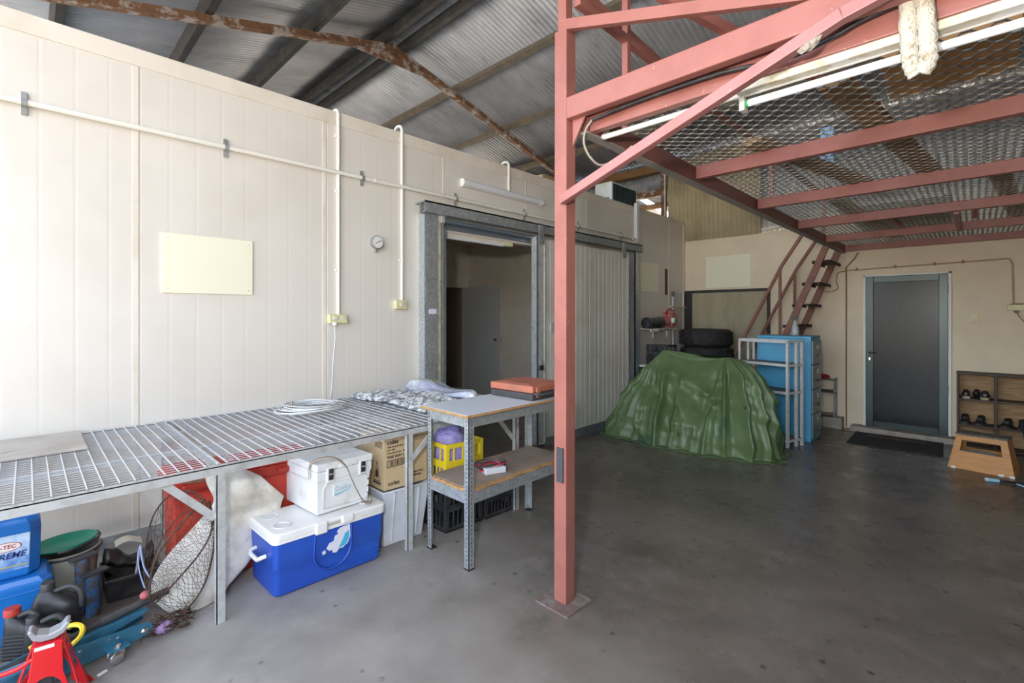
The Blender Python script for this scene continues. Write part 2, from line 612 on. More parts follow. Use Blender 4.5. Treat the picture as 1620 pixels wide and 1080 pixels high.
# coolroom interior
g = G()
g.box(6.2, 6.3, W + .1, 7.3, -.3, 3.0)
for y in (4.3, 5.5, 6.7):
    g.box(6.196, 6.2, y, y + .03, -.2, 2.8)
struct('wall_inner_right', g, INNER)
g = G()
g.box(-1.9, 5.05, 7.3, 7.4, -.3, 3.0)
g.box(5.05, 6.13, 7.3, 7.4, 1.93, 3.0)
g.box(6.13, 6.3, 7.3, 7.4, -.3, 3.0)
struct('wall_inner_back', g, INNER)
g = G()
g.box(-2.0, -1.9, W + .1, 7.4, -.3, 3.0)
struct('wall_inner_left', g, INNER)
g = G()
g.box(-2.0, 6.3, W + .1, 7.4, 2.80, 3.0)
struct('ceiling_coolroom', g, INNER)
g = G()
g.box(6.3, 9.2, W + .1, 7.4, 2.9, 3.0)
struct('ceiling_store', g, CREAM)
g = G()      # lobby behind the inner doorway; its shade is painted into the lining colour
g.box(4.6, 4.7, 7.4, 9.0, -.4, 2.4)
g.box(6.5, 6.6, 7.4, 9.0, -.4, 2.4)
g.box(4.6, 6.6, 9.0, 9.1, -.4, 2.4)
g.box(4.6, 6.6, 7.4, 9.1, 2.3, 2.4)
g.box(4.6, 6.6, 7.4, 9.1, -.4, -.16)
struct('wall_lobby', g, mat('lobby_shade_lining', (.20, .17, .14), .8))
d3 = struct('door_3', G().box(6.10, 6.14, 6.28, 7.26, -.12, 1.93), mat('pale_grey_door', (.72, .74, .73), .5), bevel=.003)
struct('door_edge', G().box(6.095, 6.145, 6.262, 6.282, -.12, 1.935), CREAMTRIM, d3)
g = G()
g.tube([(6.10, 6.36, .93), (6.075, 6.36, .93)], [.02, .02], 10)
g.lathe([(0, 0), (.026, .008), (.03, .02), (.022, .034), (0, .04)], 14, T(6.08, 6.36, .93, ry=-PI / 2))
struct('door_knob', g, CHROME, d3, smooth=40)
struct('latch_plate', G().box(6.10, 6.115, 6.25, 6.265, .90, .96), CHROME, d3)

# back wall with the house door
g = G()
for a, b_, z0, z1 in ((1.121, 3.75, -.5, 2.72), (.232, 1.121, 1.93, 2.72), (-5.2, .232, -.5, 2.72)):
    g.box(D, D + .1, a, b_, z0, z1)
for a, b_, z0, z1 in ((1.121, 1.125, 1, 1), ):
    pass
wall_back = struct('wall_back', g, BACKW)
g = G()
for y, z0, z1 in ((1.375, -.24, 2.3), (-.183, -.24, 2.3), (-1.4, -.24, 2.3), (-2.6, -.24, 2.3)):
    g.box(D - .006, D, y - .02, y + .02, z0, z1)
g.box(D - .006, D, .40, .43, 1.94, 2.3)
g.box(D - .006, D, 2.1, 3.72, 1.815, 1.83)
g.box(D - .012, D, 2.6, 3.72, 2.700, 2.722)
struct('trim_2', g, BACKW)
g = G()
g.box(D - .04, D + .02, 1.105, 1.135, -.20, 1.95)
g.box(D - .04, D + .02, .218, .248, -.20, 1.95)
g.box(D - .04, D + .02, .218, 1.135, 1.925, 1.95)
struct('trim_3', g, mat('white_door_trim', (.80, .80, .76), .5), bevel=.003)
d1 = struct('door_1', G().box(D - .012, D + .004, .33, 1.025, -.10, 1.85), MESHD)
g = G()
for a, b_ in ((.25, .338), (1.018, 1.104)):
    g.box(D - .035, D + .02, a, b_, -.17, 1.925)
g.box(D - .035, D + .02, .338, 1.018, 1.84, 1.925)
g.box(D - .035, D + .02, .338, 1.018, -.17, -.09)
struct('door_frame', g, DOORG, d1, bevel=.004)
g = G()
for a in (.262, .282, .302, 1.05, 1.07):
    g.box(D - .039, D - .034, a, a + .005, -.16, 1.92)
struct('frame_ridge', g, DOORG, d1)
g = G()
g.box(D - .045, D - .035, 1.045, 1.075, .78, .90)
g.tube([(D - .045, 1.06, .86), (D - .075, 1.06, .86), (D - .08, .99, .862)], .007, 8)
struct('door_handle', g, BLACKP, d1, smooth=40)
struct('door_key', G().box(D - .052, D - .045, 1.048, 1.072, .755, .80), CHROME, d1, bevel=.003)
g = G()
for z in (1.66, .36):
    g.box(D - .042, D - .034, .245, .255, z, z + .12)
struct('door_hinge', g, BLACKP, d1)
# dark room behind the house door
g = G()
g.box(9.2, 9.3, -.5, 2.0, -.5, 2.4)
g.box(D + .1, 9.2, -.5, -.4, -.5, 2.4)
g.box(D + .1, 9.2, 1.9, 2.0, -.5, 2.4)
g.box(D + .1, 9.3, -.5, 2.0, 2.3, 2.4)
struct('wall_passage', g, BACKW)
struct('trim_4', G().box(8.09, D, .12, 1.26, -.26, -.165), CONC, bevel=.006)
struct('trim_5', G().box(8.1, D, 1.36, 3.7, -.27, -.085), CONC, bevel=.01)
# framed opening closed with a fibro sheet
struct('wall_sheet', G().box(D - .03, D - .004, 2.38, 3.60, -.09, 1.775), FIBRO)
g = G()
g.box(D - .05, D - .002, 2.34, 3.73, 1.775, 1.82)
g.box(D - .05, D - .002, 2.34, 2.38, -.09, 1.775)
g.box(D - .05, D - .002, 3.60, 3.73, -.09, 1.775)
struct('trim_6', g, mat('black_frame_paint', (.03, .026, .024), .6))


def corr(g, fn, u0, u1, v0, v1, pitch=.076, amp=.011, seg=8, nv=1, sheet=.762, lap=.004, u_off=0):
    """corrugated sheet; fn(u, v, h) -> point, waves run across u"""
    n = max(2, int((u1 - u0) / pitch * seg))
    rows = []
    for i in range(n + 1):
        u = u0 + (u1 - u0) * i / n
        h = amp * math.sin(2 * PI * (u - u_off) / pitch)
        fr = ((u - u_off) / sheet) % 1.0
        h += lap * (1 - fr) * 2
        rows.append([fn(u, v0 + (v1 - v0) * j / nv, h) for j in range(nv + 1)])
    vs = [p for r_ in rows for p in r_]
    m_ = nv + 1
    g.add(vs, [(i * m_ + j, (i + 1) * m_ + j, (i + 1) * m_ + j + 1, i * m_ + j + 1) for i in range(n) for j in range(nv)])


# gable roof: ridge along Y
XR, ZR, RS = 3.82, 5.48, .266


def roofz(x):
    return ZR - RS * abs(x - XR)


g = G()
ry0, ry1 = -5.4, 11.2
corr(g, lambda u, v, h: (v, u, roofz(v) + .09 + h), ry0, ry1, -1.0, XR)
corr(g, lambda u, v, h: (v, u, roofz(v) + .09 + h), ry0, ry1, XR, 8.75)
ceiling = struct('ceiling', g, CORR, smooth=60, solid=.0012)
for i in range(-4, 5):
    x = XR + i * 1.2
    if i == 0:
        continue
    g = G()
    z = roofz(x) + .03
    s = -RS if i > 0 else RS
    hh = .075 if i > 0 else .17
    g.beam((x, ry0, z), (x, ry1, z), .05 if i > 0 else .085, hh, (-s, 0, 1))
    g.beam((x + .03, ry0, z - hh / 2 + s * .02), (x + .03, ry1, z - hh / 2 + s * .02), .06, .012, (-s, 0, 1))
    struct('purlin', g, PURL if i > 0 else STEELD, ceiling)
for dx in (-.16, .16):
    x = XR + dx
    g = G()
    g.beam((x, ry0, roofz(x)), (x, ry1, roofz(x)), .075, .13)
    struct('ridge_purlin', g, STEELD, ceiling)
for yr in (6.23, 1.55, -3.2):
    g = G()
    for (xa, xb) in ((-.9, XR), (XR, 8.5)):
        p, q = Vector((xa, yr, roofz(xa) - .10)), Vector((xb, yr, roofz(xb) - .10))
        if yr < 5 and xa > 0:
            pass
        g.beam(p, q, .07, .09)
        g.beam(p - Vector((0, 0, .045)), q - Vector((0, 0, .045)), .10, .008)
    if yr > 5:
        struct('rafter', g, RUST, ceiling)
        g = G()
        g.prism([(XR - .75, roofz(XR - .75) - .14), (XR, ZR - .14), (XR + .75, roofz(XR + .75) - .14), (XR + .1, ZR - .33), (XR - .1, ZR - .33)], yr - .01, yr + .01, XZ)
        struct('ridge_gusset', g, RUST, ceiling)
    elif yr < 0:
        struct('rafter', g, RUST, ceiling)
g = G()
g.box(-1.05, -.95, -5.2, -1.6, -.1, 4.4)
struct('wall_daylight_block', g, BACKW)  # unseen wall added to keep daylight off the right side
# gable wall far behind the coolroom, side walls, corrugated upper wall
g = G()
corr(g, lambda u, v, h: (u, 11.1 + h, v * (roofz(u) + .06) + (1 - v) * -.3), -1.0, 8.7, 0, 1)
struct('wall_gable', g, CORR, smooth=60, solid=.0012)
g = G()
corr(g, lambda u, v, h: (u, -5.2 + h, v * (roofz(u) + .06) + (1 - v) * -.3), -1.0, 8.7, 0, 1)
struct('wall_right', g, CORRC, smooth=60, solid=.0012)
g = G()
corr(g, lambda u, v, h: (D - .030 + h, u, v), 2.47, 4.06, 2.705, 4.22, pitch=.076, amp=.019, lap=.001, seg=10)
struct('wall_upper', g, CORRC, smooth=60, solid=.0012)
g = G()
corr(g, lambda u, v, h: (D + .16 + h, u, v), -5.2, 4.05, 2.6, 4.33, lap=.001)
corr(g, lambda u, v, h: (D + .16 + h, u, v), 4.05, 11.1, 3.66, 4.33, lap=.001)
struct('wall_upper_right', g, CORR, smooth=60, solid=.0012)
# steel column and lean-to seen through the gap above the coolroom
g = G()
g.box(D - .08, D + .0, 4.09, 4.17, 3.02, 4.25)
g.box(D - .05, D + .05, 4.17, 11, 3.62, 3.74)
struct('trim_7', g, RUST)
struct('trim_8', G().tube([(D - .10, 4.08, 3.05), (D - .10, 4.08, 4.1)], .014), CONDM)
g = G()
for ua, ub in ((3.0, 4.62), (4.80, 11.1)):
    corr(g, lambda u, v, h: (v, u, 3.70 - .12 * (v - D) + h), ua, ub, D + .05, 12.5)
struct('ceiling_lean_to', g, CORR, smooth=60, solid=.0012)
g = G()
g.box(D + .5, D + .58, 3.0, 11, 3.52, 3.62)
g.box(D + 1.8, D + 1.88, 3.0, 11, 3.36, 3.46)
struct('trim_9', g, TIMBER)
struct('trim_10', G().beam((D - .05, 1.4, 2.86), (D + .02, 2.5, 2.76), .04, .05), CREAMTRIM)
g = G()
g.box(D - .07, D + .09, 3.95, 11, roofz(D) - .22, roofz(D) - .08)
struct('trim_11', g, TIMBER)

# ================================================================== SLIDING COOLROOM DOOR
g = G()
g.box(2.58, 2.60, W - .11, W, -.12, 2.33)
g.box(2.58, 2.715, W - .115, W - .10, -.12, 2.33)
t5 = struct('trim_12', g, GALV)
g = G()
g.box(2.79, 2.80, W - .10, W, -.12, 2.30)
g.box(2.79, 2.865, W - .012, W + .12, -.12, 2.22)
g.box(2.845, 2.865, W - .05, W + .12, -.12, 2.24)
struct('trim_13', g, GALV)
struct('trim_14', G().box(2.735, 2.775, W - .085, W - .01, -.10, 2.36), mat('cream_door_post', (.70, .66, .50), .5, c2=(.5, .45, .33), scale=14), bevel=.004)
g = G()
g.box(2.54, 6.50, W - .002, W - .16, 2.425, 2.44)
g.box(2.54, 6.50, W - .16, W - .15, 2.335, 2.44)
g.box(2.54, 6.50, W - .08, W - .07, 2.335, 2.425)
g.box(2.54, 6.50, W - .15, W - .11, 2.335, 2.342)
struct('trim_15', g, GALVD)
g = G()
g.box(6.36, 6.50, W - .11, W - .095, -.2, 2.33)
g.box(6.36, 6.375, W - .11, W, -.2, 2.33)
g.box(6.485, 6.50, W - .10, W, -.2, 2.33)
struct('trim_16', g, GALV)
g = G()
g.tube([(2.80, W - .09, 2.295), (4.08, W - .09, 2.287)], .022, 10)
g.box(2.86, 4.10, W - .04, W - .002, 2.232, 2.30)
struct('trim_17', g, mat('blue_grey_rail', (.22, .27, .33), .4, .5))
struct('trim_18', G().box(2.76, 2.80, W - .12, W - .02, 2.27, 2.37), ALU, bevel=.004)

DX0, DX1 = 4.07, 6.05
g = G()
panel(g, DX0 + .13, DX1, -.04, 2.27, W - .17, depth=.075, pitch=.1, seam0=4.20, seamw=9, rib=.004)
d2 = struct('door_2', g, mat('sliding_door_skin', (.70, .67, .60), .42, c2=(.62, .58, .50), scale=2, c3=(.42, .37, .3), s3=12, lo3=.7, hi3=.8))
g = G()
g.box(DX0, DX0 + .125, W - .185, W - .165, -.10, 2.285)
g.box(DX0, DX0 + .012, W - .185, W - .085, -.10, 2.285)
g.box(DX0 + .11, DX0 + .135, W - .19, W - .165, -.08, 2.27)
struct('edge_frame', g, ALU, d2, bevel=.002)
g = G()
g.box(DX0 + .13, DX1 + .01, W - .18, W - .09, -.155, -.04)
struct('bottom_rail', g, mat('dark_door_rail', (.15, .16, .17), .55), d2)
struct('far_edge', G().box(DX1, DX1 + .025, W - .175, W - .09, -.10, 2.275), ALU, d2)
for x in (DX0 + .06, 5.93):
    g = G()
    g.box(x - .045, x + .045, W - .192, W - .182, 2.20, 2.42)
    g.lathe([(0, 0), (.038, 0), (.038, .02), (0, .02)], 16, T(x, W - .20, 2.385, rx=-PI / 2))
    g.lathe([(0, 0), (.012, 0), (.012, .016), (0, .016)], 10, T(x, W - .205, 2.24, rx=-PI / 2))
    struct('door_hanger', g, GREYP, d2, smooth=40)
g = G()
g.tube([(4.395, W - .18, 1.21), (4.395, W - .235, 1.21), (4.395, W - .235, .50), (4.395, W - .18, .50)], .016, 10)
struct('door_handle', g, ALU, d2, smooth=40)
g = G()
g.box(4.29, 4.355, W - .195, W - .172, 1.185, 1.30)
g.box(4.29, 4.46, W - .182, W - .172, .47, .50)
struct('handle_bracket', g, ALU, d2, bevel=.003)
pl = thing('padlock', 'small black padlock hanging on the pale edge strip of the sliding door', 'padlock', (4.115, W - .20, .755))
obj('lock_body', G().box(-.028, .028, -.014, .010, 0, .062), BLACKP, pl, bevel=.006)
obj('shackle', G().tube([(-.018, -.002, .055), (-.018, -.002, .10)] + arc((0, .10), .018, PI, 0, 8, lambda a, b: (a, -.002, b)) + [(.018, -.002, .055)], .004, 8), CHROME, pl, smooth=60)
g = G()
g.box(2.61, 2.70, W - .118, W - .1155, 1.40, 1.445)
tag(obj('sticker', g, mat('sticker_pale_lilac', (.72, .70, .82), .5)), 'small pale lilac sticker on the galvanised door frame', 'sticker')

# lamp inside the head of the opening
L_ = thing('strip_light', 'cream strip light under the head of the dark coolroom doorway', 'light fitting', (3.40, W + .055, 2.21))
obj('lamp_body', G().box(-.46, .40, -.035, .035, -.03, .055), CREAMTRIM, L_, bevel=.006)
obj('diffuser', G().tube([(-.45, -.012, -.035), (.33, -.012, -.035)], .022, 10), DIFF, L_, smooth=40)
obj('end_cap', G().box(.33, .47, -.04, .035, -.045, .05), CREAMP, L_, bevel=.006)

# ================================================================== WALL FITTINGS
Y = W


def board(name, label, x0_, x1_, z0_, z1_):
    o = thing(name, label, 'board', ((x0_ + x1_) / 2, Y, (z0_ + z1_) / 2))
    hx, hz = (x1_ - x0_) / 2, (z1_ - z0_) / 2
    obj('panel', G().box(-hx, hx, -.012, -.001, -hz, hz), WHITEBOARD, o, bevel=.002)
    for sx in (-1, 1):
        for sz in (-1, 1):
            obj('screw', G().lathe([(0, 0), (.006, 0), (.004, .003), (0, .004)], 8, T(sx * (hx - .03), -.012, sz * (hz - .03), rx=PI / 2)), CREAMTRIM, o)
    return o


board('wall_board', 'blank cream rectangular board on the panelled wall above the wire bench', .606, 1.142, 1.534, 1.923)
board('wall_board', 'blank cream board high on the coolroom wall just past the sliding door', 6.71, 7.29, 1.756, 2.226)
g = G()
g.box(D - .014, D - .002, 2.63, 3.367, 1.857, 2.396)
o = tag(obj('wall_board', g, WHITEBOARD, bevel=.002), 'blank cream board on the back wall above the framed fibro sheet', 'board')
struct('trim_19', G().box(7.53, 7.62, Y - .004, Y, 1.73, 2.17), mat('bare_slot', (.12, .07, .045), .8))

# long conduit run
t = thing('wall_conduit', 'long white conduit running level along the panelled wall on saddle brackets', 'conduit', (3.2, Y - .03, 2.553))
g = G()
g.tube([(-4.9, 0, 0), (3.36, 0, 0)], .0165, 10)
obj('pipe', g, CONDM, t, smooth=40)
for x in (-4.9 + 1.45, -1.1, .45, 2.9):
    obj('pipe_joint', G().tube([(x, 0, 0), (x + .12, 0, 0)], .0205, 10), CONDM, t, smooth=40)
for x in (-.011, .968, 1.993, 3.009, 4.026, 5.07, 6.12):
    g = G()
    g.box(x - 3.2 - .012, x - 3.2 + .012, .015, .03, -.062, .062)
    g.tube([(x - 3.2 - .012, 0, 0), (x - 3.2 + .012, 0, 0)], .0215, 10)
    obj('pipe_bracket', g, GREYP, t)


def drop(label, x, ztop, zbot, hook=True):
    o = thing('conduit_drop', label, 'conduit', (x, Y - .012, zbot))
    h = ztop - zbot
    pts = [(0, 0, 0), (0, 0, h - .03)] + arc((0, h - .03), .055, 0, PI * .95, 8, lambda a, b: (-.0, -.0 + (.055 - a) * 1.2, b)) if hook else [(0, 0, 0), (0, 0, h)]
    obj('pipe', G().tube(pts, .0135, 10), CONDM, o, smooth=50)
    for z in [q for q in (.35, 1.0, 1.45) if q < h - .1]:
        obj('pipe_clip', G().box(-.026, .02, -.004, .012, z, z + .02), CONDM, o, bevel=.002)
    return o


drop('cream conduit dropping from the wall top to the double power outlet', 1.787, 3.06, 1.395)
drop('cream conduit dropping from the wall top to the single switch', 2.39, 3.10, 1.525)
drop('short cream conduit rising from the batten light over the wall top', 3.775, 3.09, 2.78)

t = thing('power_outlet', 'cream double power outlet on the coolroom wall with a white plug in it', 'outlet', (1.772, Y, 1.358))
obj('outlet_box', G().box(-.08, .08, -.05, -.001, -.037, .037), CREAMP, t, bevel=.008)
for x in (-.028, .04):
    obj('rocker_switch', G().box(x - .018, x + .018, -.058, -.05, -.008, .022), CREAMTRIM, t, bevel=.003)
tag(obj('cable_plug', G().lathe([(0, 0), (.017, .006), (.021, .022), (.018, .03), (0, .03)], 12, T(1.735, Y - .062, 1.30)), WHITE, smooth=50), 'white plug pushed into the underside of the double outlet', 'plug')
t = thing('light_switch', 'cream single switch box on the coolroom wall left of the sliding door frame', 'switch', (2.364, Y, 1.482))
obj('switch_box', G().box(-.06, .06, -.05, -.001, -.04, .04), CREAMP, t, bevel=.008)
obj('rocker_switch', G().box(-.02, .02, -.06, -.05, -.018, .02), CREAMTRIM, t, bevel=.003)

t = thing('pressure_gauge', 'round white dial gauge with grey rim high beside the doorway', 'gauge', (2.125, Y, 2.02))
obj('gauge_case', G().lathe([(0, 0), (.05, 0), (.058, .02), (.058, .045), (.052, .05), (0, .05)], 24, T(0, 0, 0, rx=PI / 2)), GREYP, t, smooth=40)
obj('dial', G().lathe([(0, .0505), (.05, .0505), (.05, .052), (0, .052)], 24, T(0, 0, 0, rx=PI / 2)), WHITE, t)
g = G()
g.beam((-.02, -.054, -.01), (.028, -.054, .015), .003, .004)
for k in range(9):
    a = R(-45 + k * 33.7)
    g.beam((.038 * math.cos(a), -.053, .038 * math.sin(a)), (.046 * math.cos(a), -.053, .046 * math.sin(a)), .002, .002, (0, 1, 0))
obj('needle', g, INK, t)
obj('stem', G().box(-.012, .012, -.03, -.005, -.085, -.05), GREYP, t, bevel=.003)

t = thing('batten_light', 'unlit white batten light with frosted tube above the sliding door rail', 'light fitting', (3.705, Y, 2.735))
prof = [(0, -.035), (-.03, -.038), (-.055, -.028), (-.065, 0), (-.055, .028), (-.03, .038), (0, .035)]
g = G()
g.loft([[(x, y, z) for y, z in prof] for x in (-.56, .56)])
obj('diffuser', g, DIFF, t, smooth=60)
for s in (-1, 1):
    g = G()
    g.loft([[(x, y * 1.05, z * 1.08) for y, z in prof] for x in (s * .56, s * .622)])
    obj('end_cap', g, WHITE, t, smooth=60)

t = thing('capped_duct', 'white vertical capped duct on the coolroom wall above the door rail end', 'duct', (6.55, Y, 2.50))
g = G()
g.box(-.035, .035, -.055, -.001, 0, .60)
g.box(-.03, .03, -.05, -.002, .57, .61)
obj('cover', g, WHITED, t, bevel=.006)
g = G()
g.tube([(0, -.03, .01), (-.06, -.035, .045), (-.14, -.035, .05)], .022, 10)
obj('elbow', g, CREAMTRIM, t, smooth=50)

t = thing('air_conditioner', 'cream box air conditioner with dark grille on top of the coolroom', 'air conditioner', (6.40, 3.99, TOP))
obj('casing', G().box(-.36, .36, -.15, .15, .0, .32), WHITED, t, bevel=.012)
obj('grille', G().box(-.33, .31, -.158, -.148, .02, .29), mat('dark_teal_coil', (.02, .06, .065), .5), t)
g = G()
for k in range(8):
    g.box(-.33 + k * .091, -.324 + k * .091, -.164, -.157, .02, .29)
for k in range(5):
    g.box(-.33, .31, -.164, -.157, .03 + k * .06, .034 + k * .06)
obj('guard_wire', g, BLACKP, t)
obj('rating_plate', G().box(-.366, -.36, -.10, -.02, .02, .09), mat('dark_blue_plate', (.05, .05, .12), .5), t)
t = thing('cardboard_carton', 'small brown carton lying on top of the coolroom beside the red post', 'box', (4.72, 3.92, TOP))
obj('carton_body', G().box(-.28, .12, -.1, .1, 0, .075), CARD, t)
obj('flap', G().add([(-.28, -.1, .075), (.12, -.1, .075), (.14, -.17, .045), (-.30, -.17, .05)], [(0, 1, 2, 3)]), CARD, t, solid=.003)
g = G()
g.box(5.0, 5.28, 3.82, 3.98, TOP, TOP + .07)
tag(obj('cardboard_carton', g, CARD, bevel=.003), 'flat brown carton on the coolroom top right behind the red post', 'box')

# fittings on the back wall
t = thing('power_outlet', 'cream outlet on the back wall right of the house door, cord hanging below', 'outlet', (D, -.352, 1.478))
obj('outlet_box', G().box(-.05, -.001, -.075, .075, -.037, .037), CREAMP, t, bevel=.008)
obj('dirt_cap', G().box(-.05, -.006, -.06, .05, .034, .048), RUST, t, bevel=.006)
obj('plug', G().lathe([(0, -.03), (.02, -.02), (.024, 0), (0, .004)], 12, T(-.04, 0, -.04)), GREYP, t, smooth=50)
obj('cord', G().tube(spline([(-.04, 0, -.06), (-.045, -.03, -.12), (-.03, -.10, -.25), (-.02, -.14, -.5), (-.02, -.13, -.8)], 5), .005, 6), GREYP, t, smooth=60)
t = thing('light_switch', 'cream square switch plate on the back wall beside the house door', 'switch', (D, .008, 1.343))
obj('switch_box', G().box(-.018, -.001, -.045, .045, -.058, .058), CREAMP, t, bevel=.004)
obj('rocker_switch', G().box(-.026, -.018, -.012, .012, -.018, .012), CREAMTRIM, t, bevel=.002)
t = thing('brown_conduit', 'thin brown conduit over the house door turning down to the outlet', 'conduit', (D - .012, 1.33, 2.03))
g = G()
g.tube([(0, 0, 0), (0, -1.60, .04)] + arc((-1.60, .0), .04, PI / 2, PI, 5, lambda a, b: (0, a, b)) + [(0, -1.65, -.03), (0, -1.66, -.5)], .010, 8)
obj('pipe', g, mat('painted_over_pipe', (.52, .38, .23), .6), t, smooth=50)
for y in (-.12, -.55, -.95, -1.22):
    obj('pipe_clip', G().box(-.014, .011, y - .012, y + .012, -.012 - y * .02, .03 - y * .02), PIPEB, t, bevel=.002)
t = thing('corner_pipe', 'thin brown pipe running down the back wall left of the house door', 'pipe', (D - .014, 1.335, -.22))
obj('pipe', G().tube([(0, 0, 0), (0, 0, 2.3), (0, -.10, 2.42), (0, -.14, 2.5)], .010, 8), PIPEB, t, smooth=50)
obj('loose_cable', G().tube(spline([(0, .01, 2.24), (0, .10, 2.22), (0, .12, 2.1), (0, .10, 2.0), (0, .2, 1.95), (0, .30, 1.96)], 5), .006, 6), PIPEB, t, smooth=60)

# ================================================================== MEZZANINE
MZ = 2.30
mz = thing('mezzanine_platform', 'red steel mezzanine with expanded mesh floor standing on one square post', 'platform', (1.897, 1.484, fz(1.897)))
ox, oy, oz = mz.location


def mzp(name, g_, m=RED, **k):
    g_.v = [(x - ox, y - oy, z - oz) for x, y, z in g_.v]
    return obj(name, g_, m, mz, **k)


g = G()      # the post leans slightly, as in the photo
g.beam((1.897, 1.484, fz(1.9) + .01), (1.880, 1.466, 2.80), .075, .075, (1, 0, 0))
mzp('post', g, bevel=.004)
g = G()
g.beam((1.880, 1.466, 2.78), (1.872, 1.458, 4.98), .052, .052, (1, 0, 0))
mzp('upper_post', g, bevel=.003)
g = G()
g.box(1.79, 1.995, 1.385, 1.585, fz(1.9) - .004, fz(1.9) + .010)
mzp('base_plate', g, mat('red_brown_plate', (.17, .12, .11), .6, c2=(.25, .22, .2), scale=14), bevel=.002)
g = G()
g.box(1.846, 1.856, 1.455, 1.495, .56, .73)
mzp('tape_patch', g, mat('dark_tape', (.05, .055, .065), .6))
g = G()
g.beam((1.865, 1.43, MZ + .10), (1.865, -4.4, MZ + .10), .05, .105)
mzp('front_rail', g, bevel=.006)
g = G()
g.beam((1.965, 1.40, MZ + .05), (1.965, -4.4, MZ + .05), .045, .115)
mzp('front_bearer', g, bevel=.004)
g = G()
g.beam((1.93, 1.385, MZ + .045), (D - .01, 1.365, MZ + .045), .05, .10)
mzp('side_bearer', g, mat('dark_red_paint', (.22, .085, .07), .5, c2=(.18, .07, .055), scale=3), bevel=.004)
g = G()
g.beam((1.93, 1.392, MZ - .007), (D - .01, 1.372, MZ - .007), .055, .012)
mzp('bearer_lip', g, mat('dusty_lip', (.33, .30, .27), .7))
for x in (3.16, 4.42, 5.72, 7.03, 8.24):
    g = G()
    g.beam((x, 1.34, MZ + .045), (x, -4.4, MZ + .045), .05, .085)
    mzp('cross_beam', g, bevel=.004)
# braces in the front frame
g = G()
g.beam((1.805, 1.432, 1.942), (1.80, .30, 2.335), .04, .042)
g.beam((1.80, .30, 2.335), (1.80, -.25, 2.45), .04, .042)
mzp('diagonal_brace', g, mat('pinkish_red_paint', (.38, .16, .15), .45, c2=(.33, .125, .11), scale=4, c3=(.6, .45, .42), s3=50, lo3=.66, hi3=.72), bevel=.003)
g = G()
g.beam((1.86, 1.45, 2.82), (1.86, .2, 2.415), .035, .05)
mzp('upper_brace', g, bevel=.003)
g = G()
g.add([(1.88, 1.42, 2.36), (1.88, 1.34, 2.36), (1.88, 1.42, 2.22), (1.89, 1.42, 2.36), (1.89, 1.34, 2.36), (1.89, 1.42, 2.22)], [(0, 1, 2), (5, 4, 3), (0, 3, 4, 1), (1, 4, 5, 2), (2, 5, 3, 0)])
mzp('corner_gusset', g)
# guard rails of the storage level
g = G()
g.beam((1.89, 1.40, 2.93), (D - .1, 1.40, 2.93), .04, .04)
g.beam((1.90, 1.44, 3.05), (3.9, 1.44, 2.94), .03, .04)
mzp('guard_rail', g, bevel=.003)
for x in (2.35, 5.0, 7.2):
    g = G()
    g.beam((x, 1.40, MZ + .1), (x, 1.40, 3.45 if x < 3 else 2.93), .035, .035, (1, 0, 0))
    mzp('guard_post', g, RED)
g = G()
g.beam((2.15, 1.10, 2.95), (3.2, .38, 2.50), .04, .05)
mzp('inner_brace', g)
g = G()
g.beam((6.1, .62, MZ + .09), (6.32, .56, MZ + .015), .03, .03)
mzp('hanging_lug', g)
g = G()
g.beam((5.74, .12, MZ + .0), (7.03, .12, MZ + .01), .04, .04)
g.beam((5.9, .0, MZ + .1), (6.1, .0, MZ - .01), .03, .03)
mzp('brace_strut', g)


def expanded(g_, x0_, x1_, y0_, y1_, z, px=.042, py=.085, wdt=.0055, hgt=.006):
    """expanded steel mesh: zig-zag strands bonded alternately to their neighbours, with real thickness"""
    n = int((x1_ - x0_) / px)
    m_ = int((y1_ - y0_) / (py / 4))
    for i in range(n):
        xc = x0_ + (i + .5) * px
        row = []
        for j in range(0, m_ + 1):
            ph = j % 4
            k = (0, 1)[ph in (2, 3)]
            sgn = -1 if (k ^ (i & 1)) else 1
            x = xc + sgn * px * .43
            row.append((x, y0_ + j * py / 4))
        vs, fs = [], []
        for x, y in row:
            vs += [(x - wdt / 2, y, z - hgt / 2), (x + wdt / 2, y, z - hgt / 2), (x + wdt / 2, y, z + hgt / 2), (x - wdt / 2, y, z + hgt / 2)]
        for j in range(len(row) - 1):
            a, b_ = j * 4, j * 4 + 4
            for k in range(4):
                l = (k + 1) % 4
                fs.append((a + k, a + l, b_ + l, b_ + k))
        g_.add(vs, fs)


g = G()
expanded(g, 1.99, 4.5, -1.9, 1.36, MZ + .095)
expanded(g, 4.5, D - .02, -1.2, 1.36, MZ + .095)
mzp('mesh_floor', g, MESHM)
mf = G().box(1.99, D - .02, -4.4, -1.95, MZ + .09, MZ + .10)
mzp('floor_sheet', mf, MESHM)
# goods stored up there, seen through the mesh
rr = random.Random(5)
pw = [(3.0, .95, 4.9, .55, 'lying across the first bay of the mezzanine mesh'), (2.5, .45, 4.8, .2, 'beside the brown carton on the mezzanine mesh'), (4.6, -.1, 7.6, -.35, 'along the middle bays of the mezzanine mesh'), (5.0, .9, 8.0, .75, 'over the far bays of the mezzanine mesh')]
for i, (xa, ya, xb, yb, wh) in enumerate(pw):
    g = G()
    g.beam((xa, ya, MZ + .12 + .002 * i), (xb, yb, MZ + .12 + .002 * i), .12, .035)
    tag(obj('timber_plank', g, TIMBER), 'long brown timber plank ' + wh, 'plank', 'planks stored on the mezzanine')
g = G()
g.box(5.7, 7.6, .15, 1.0, MZ + .105, MZ + .13)
g.v = [(x, y, z + .045) for x, y, z in g.v]
tag(obj('fibro_offcut', g, GREYP), 'grey sheet offcut lying over the far mezzanine mesh', 'sheet')
g = G()
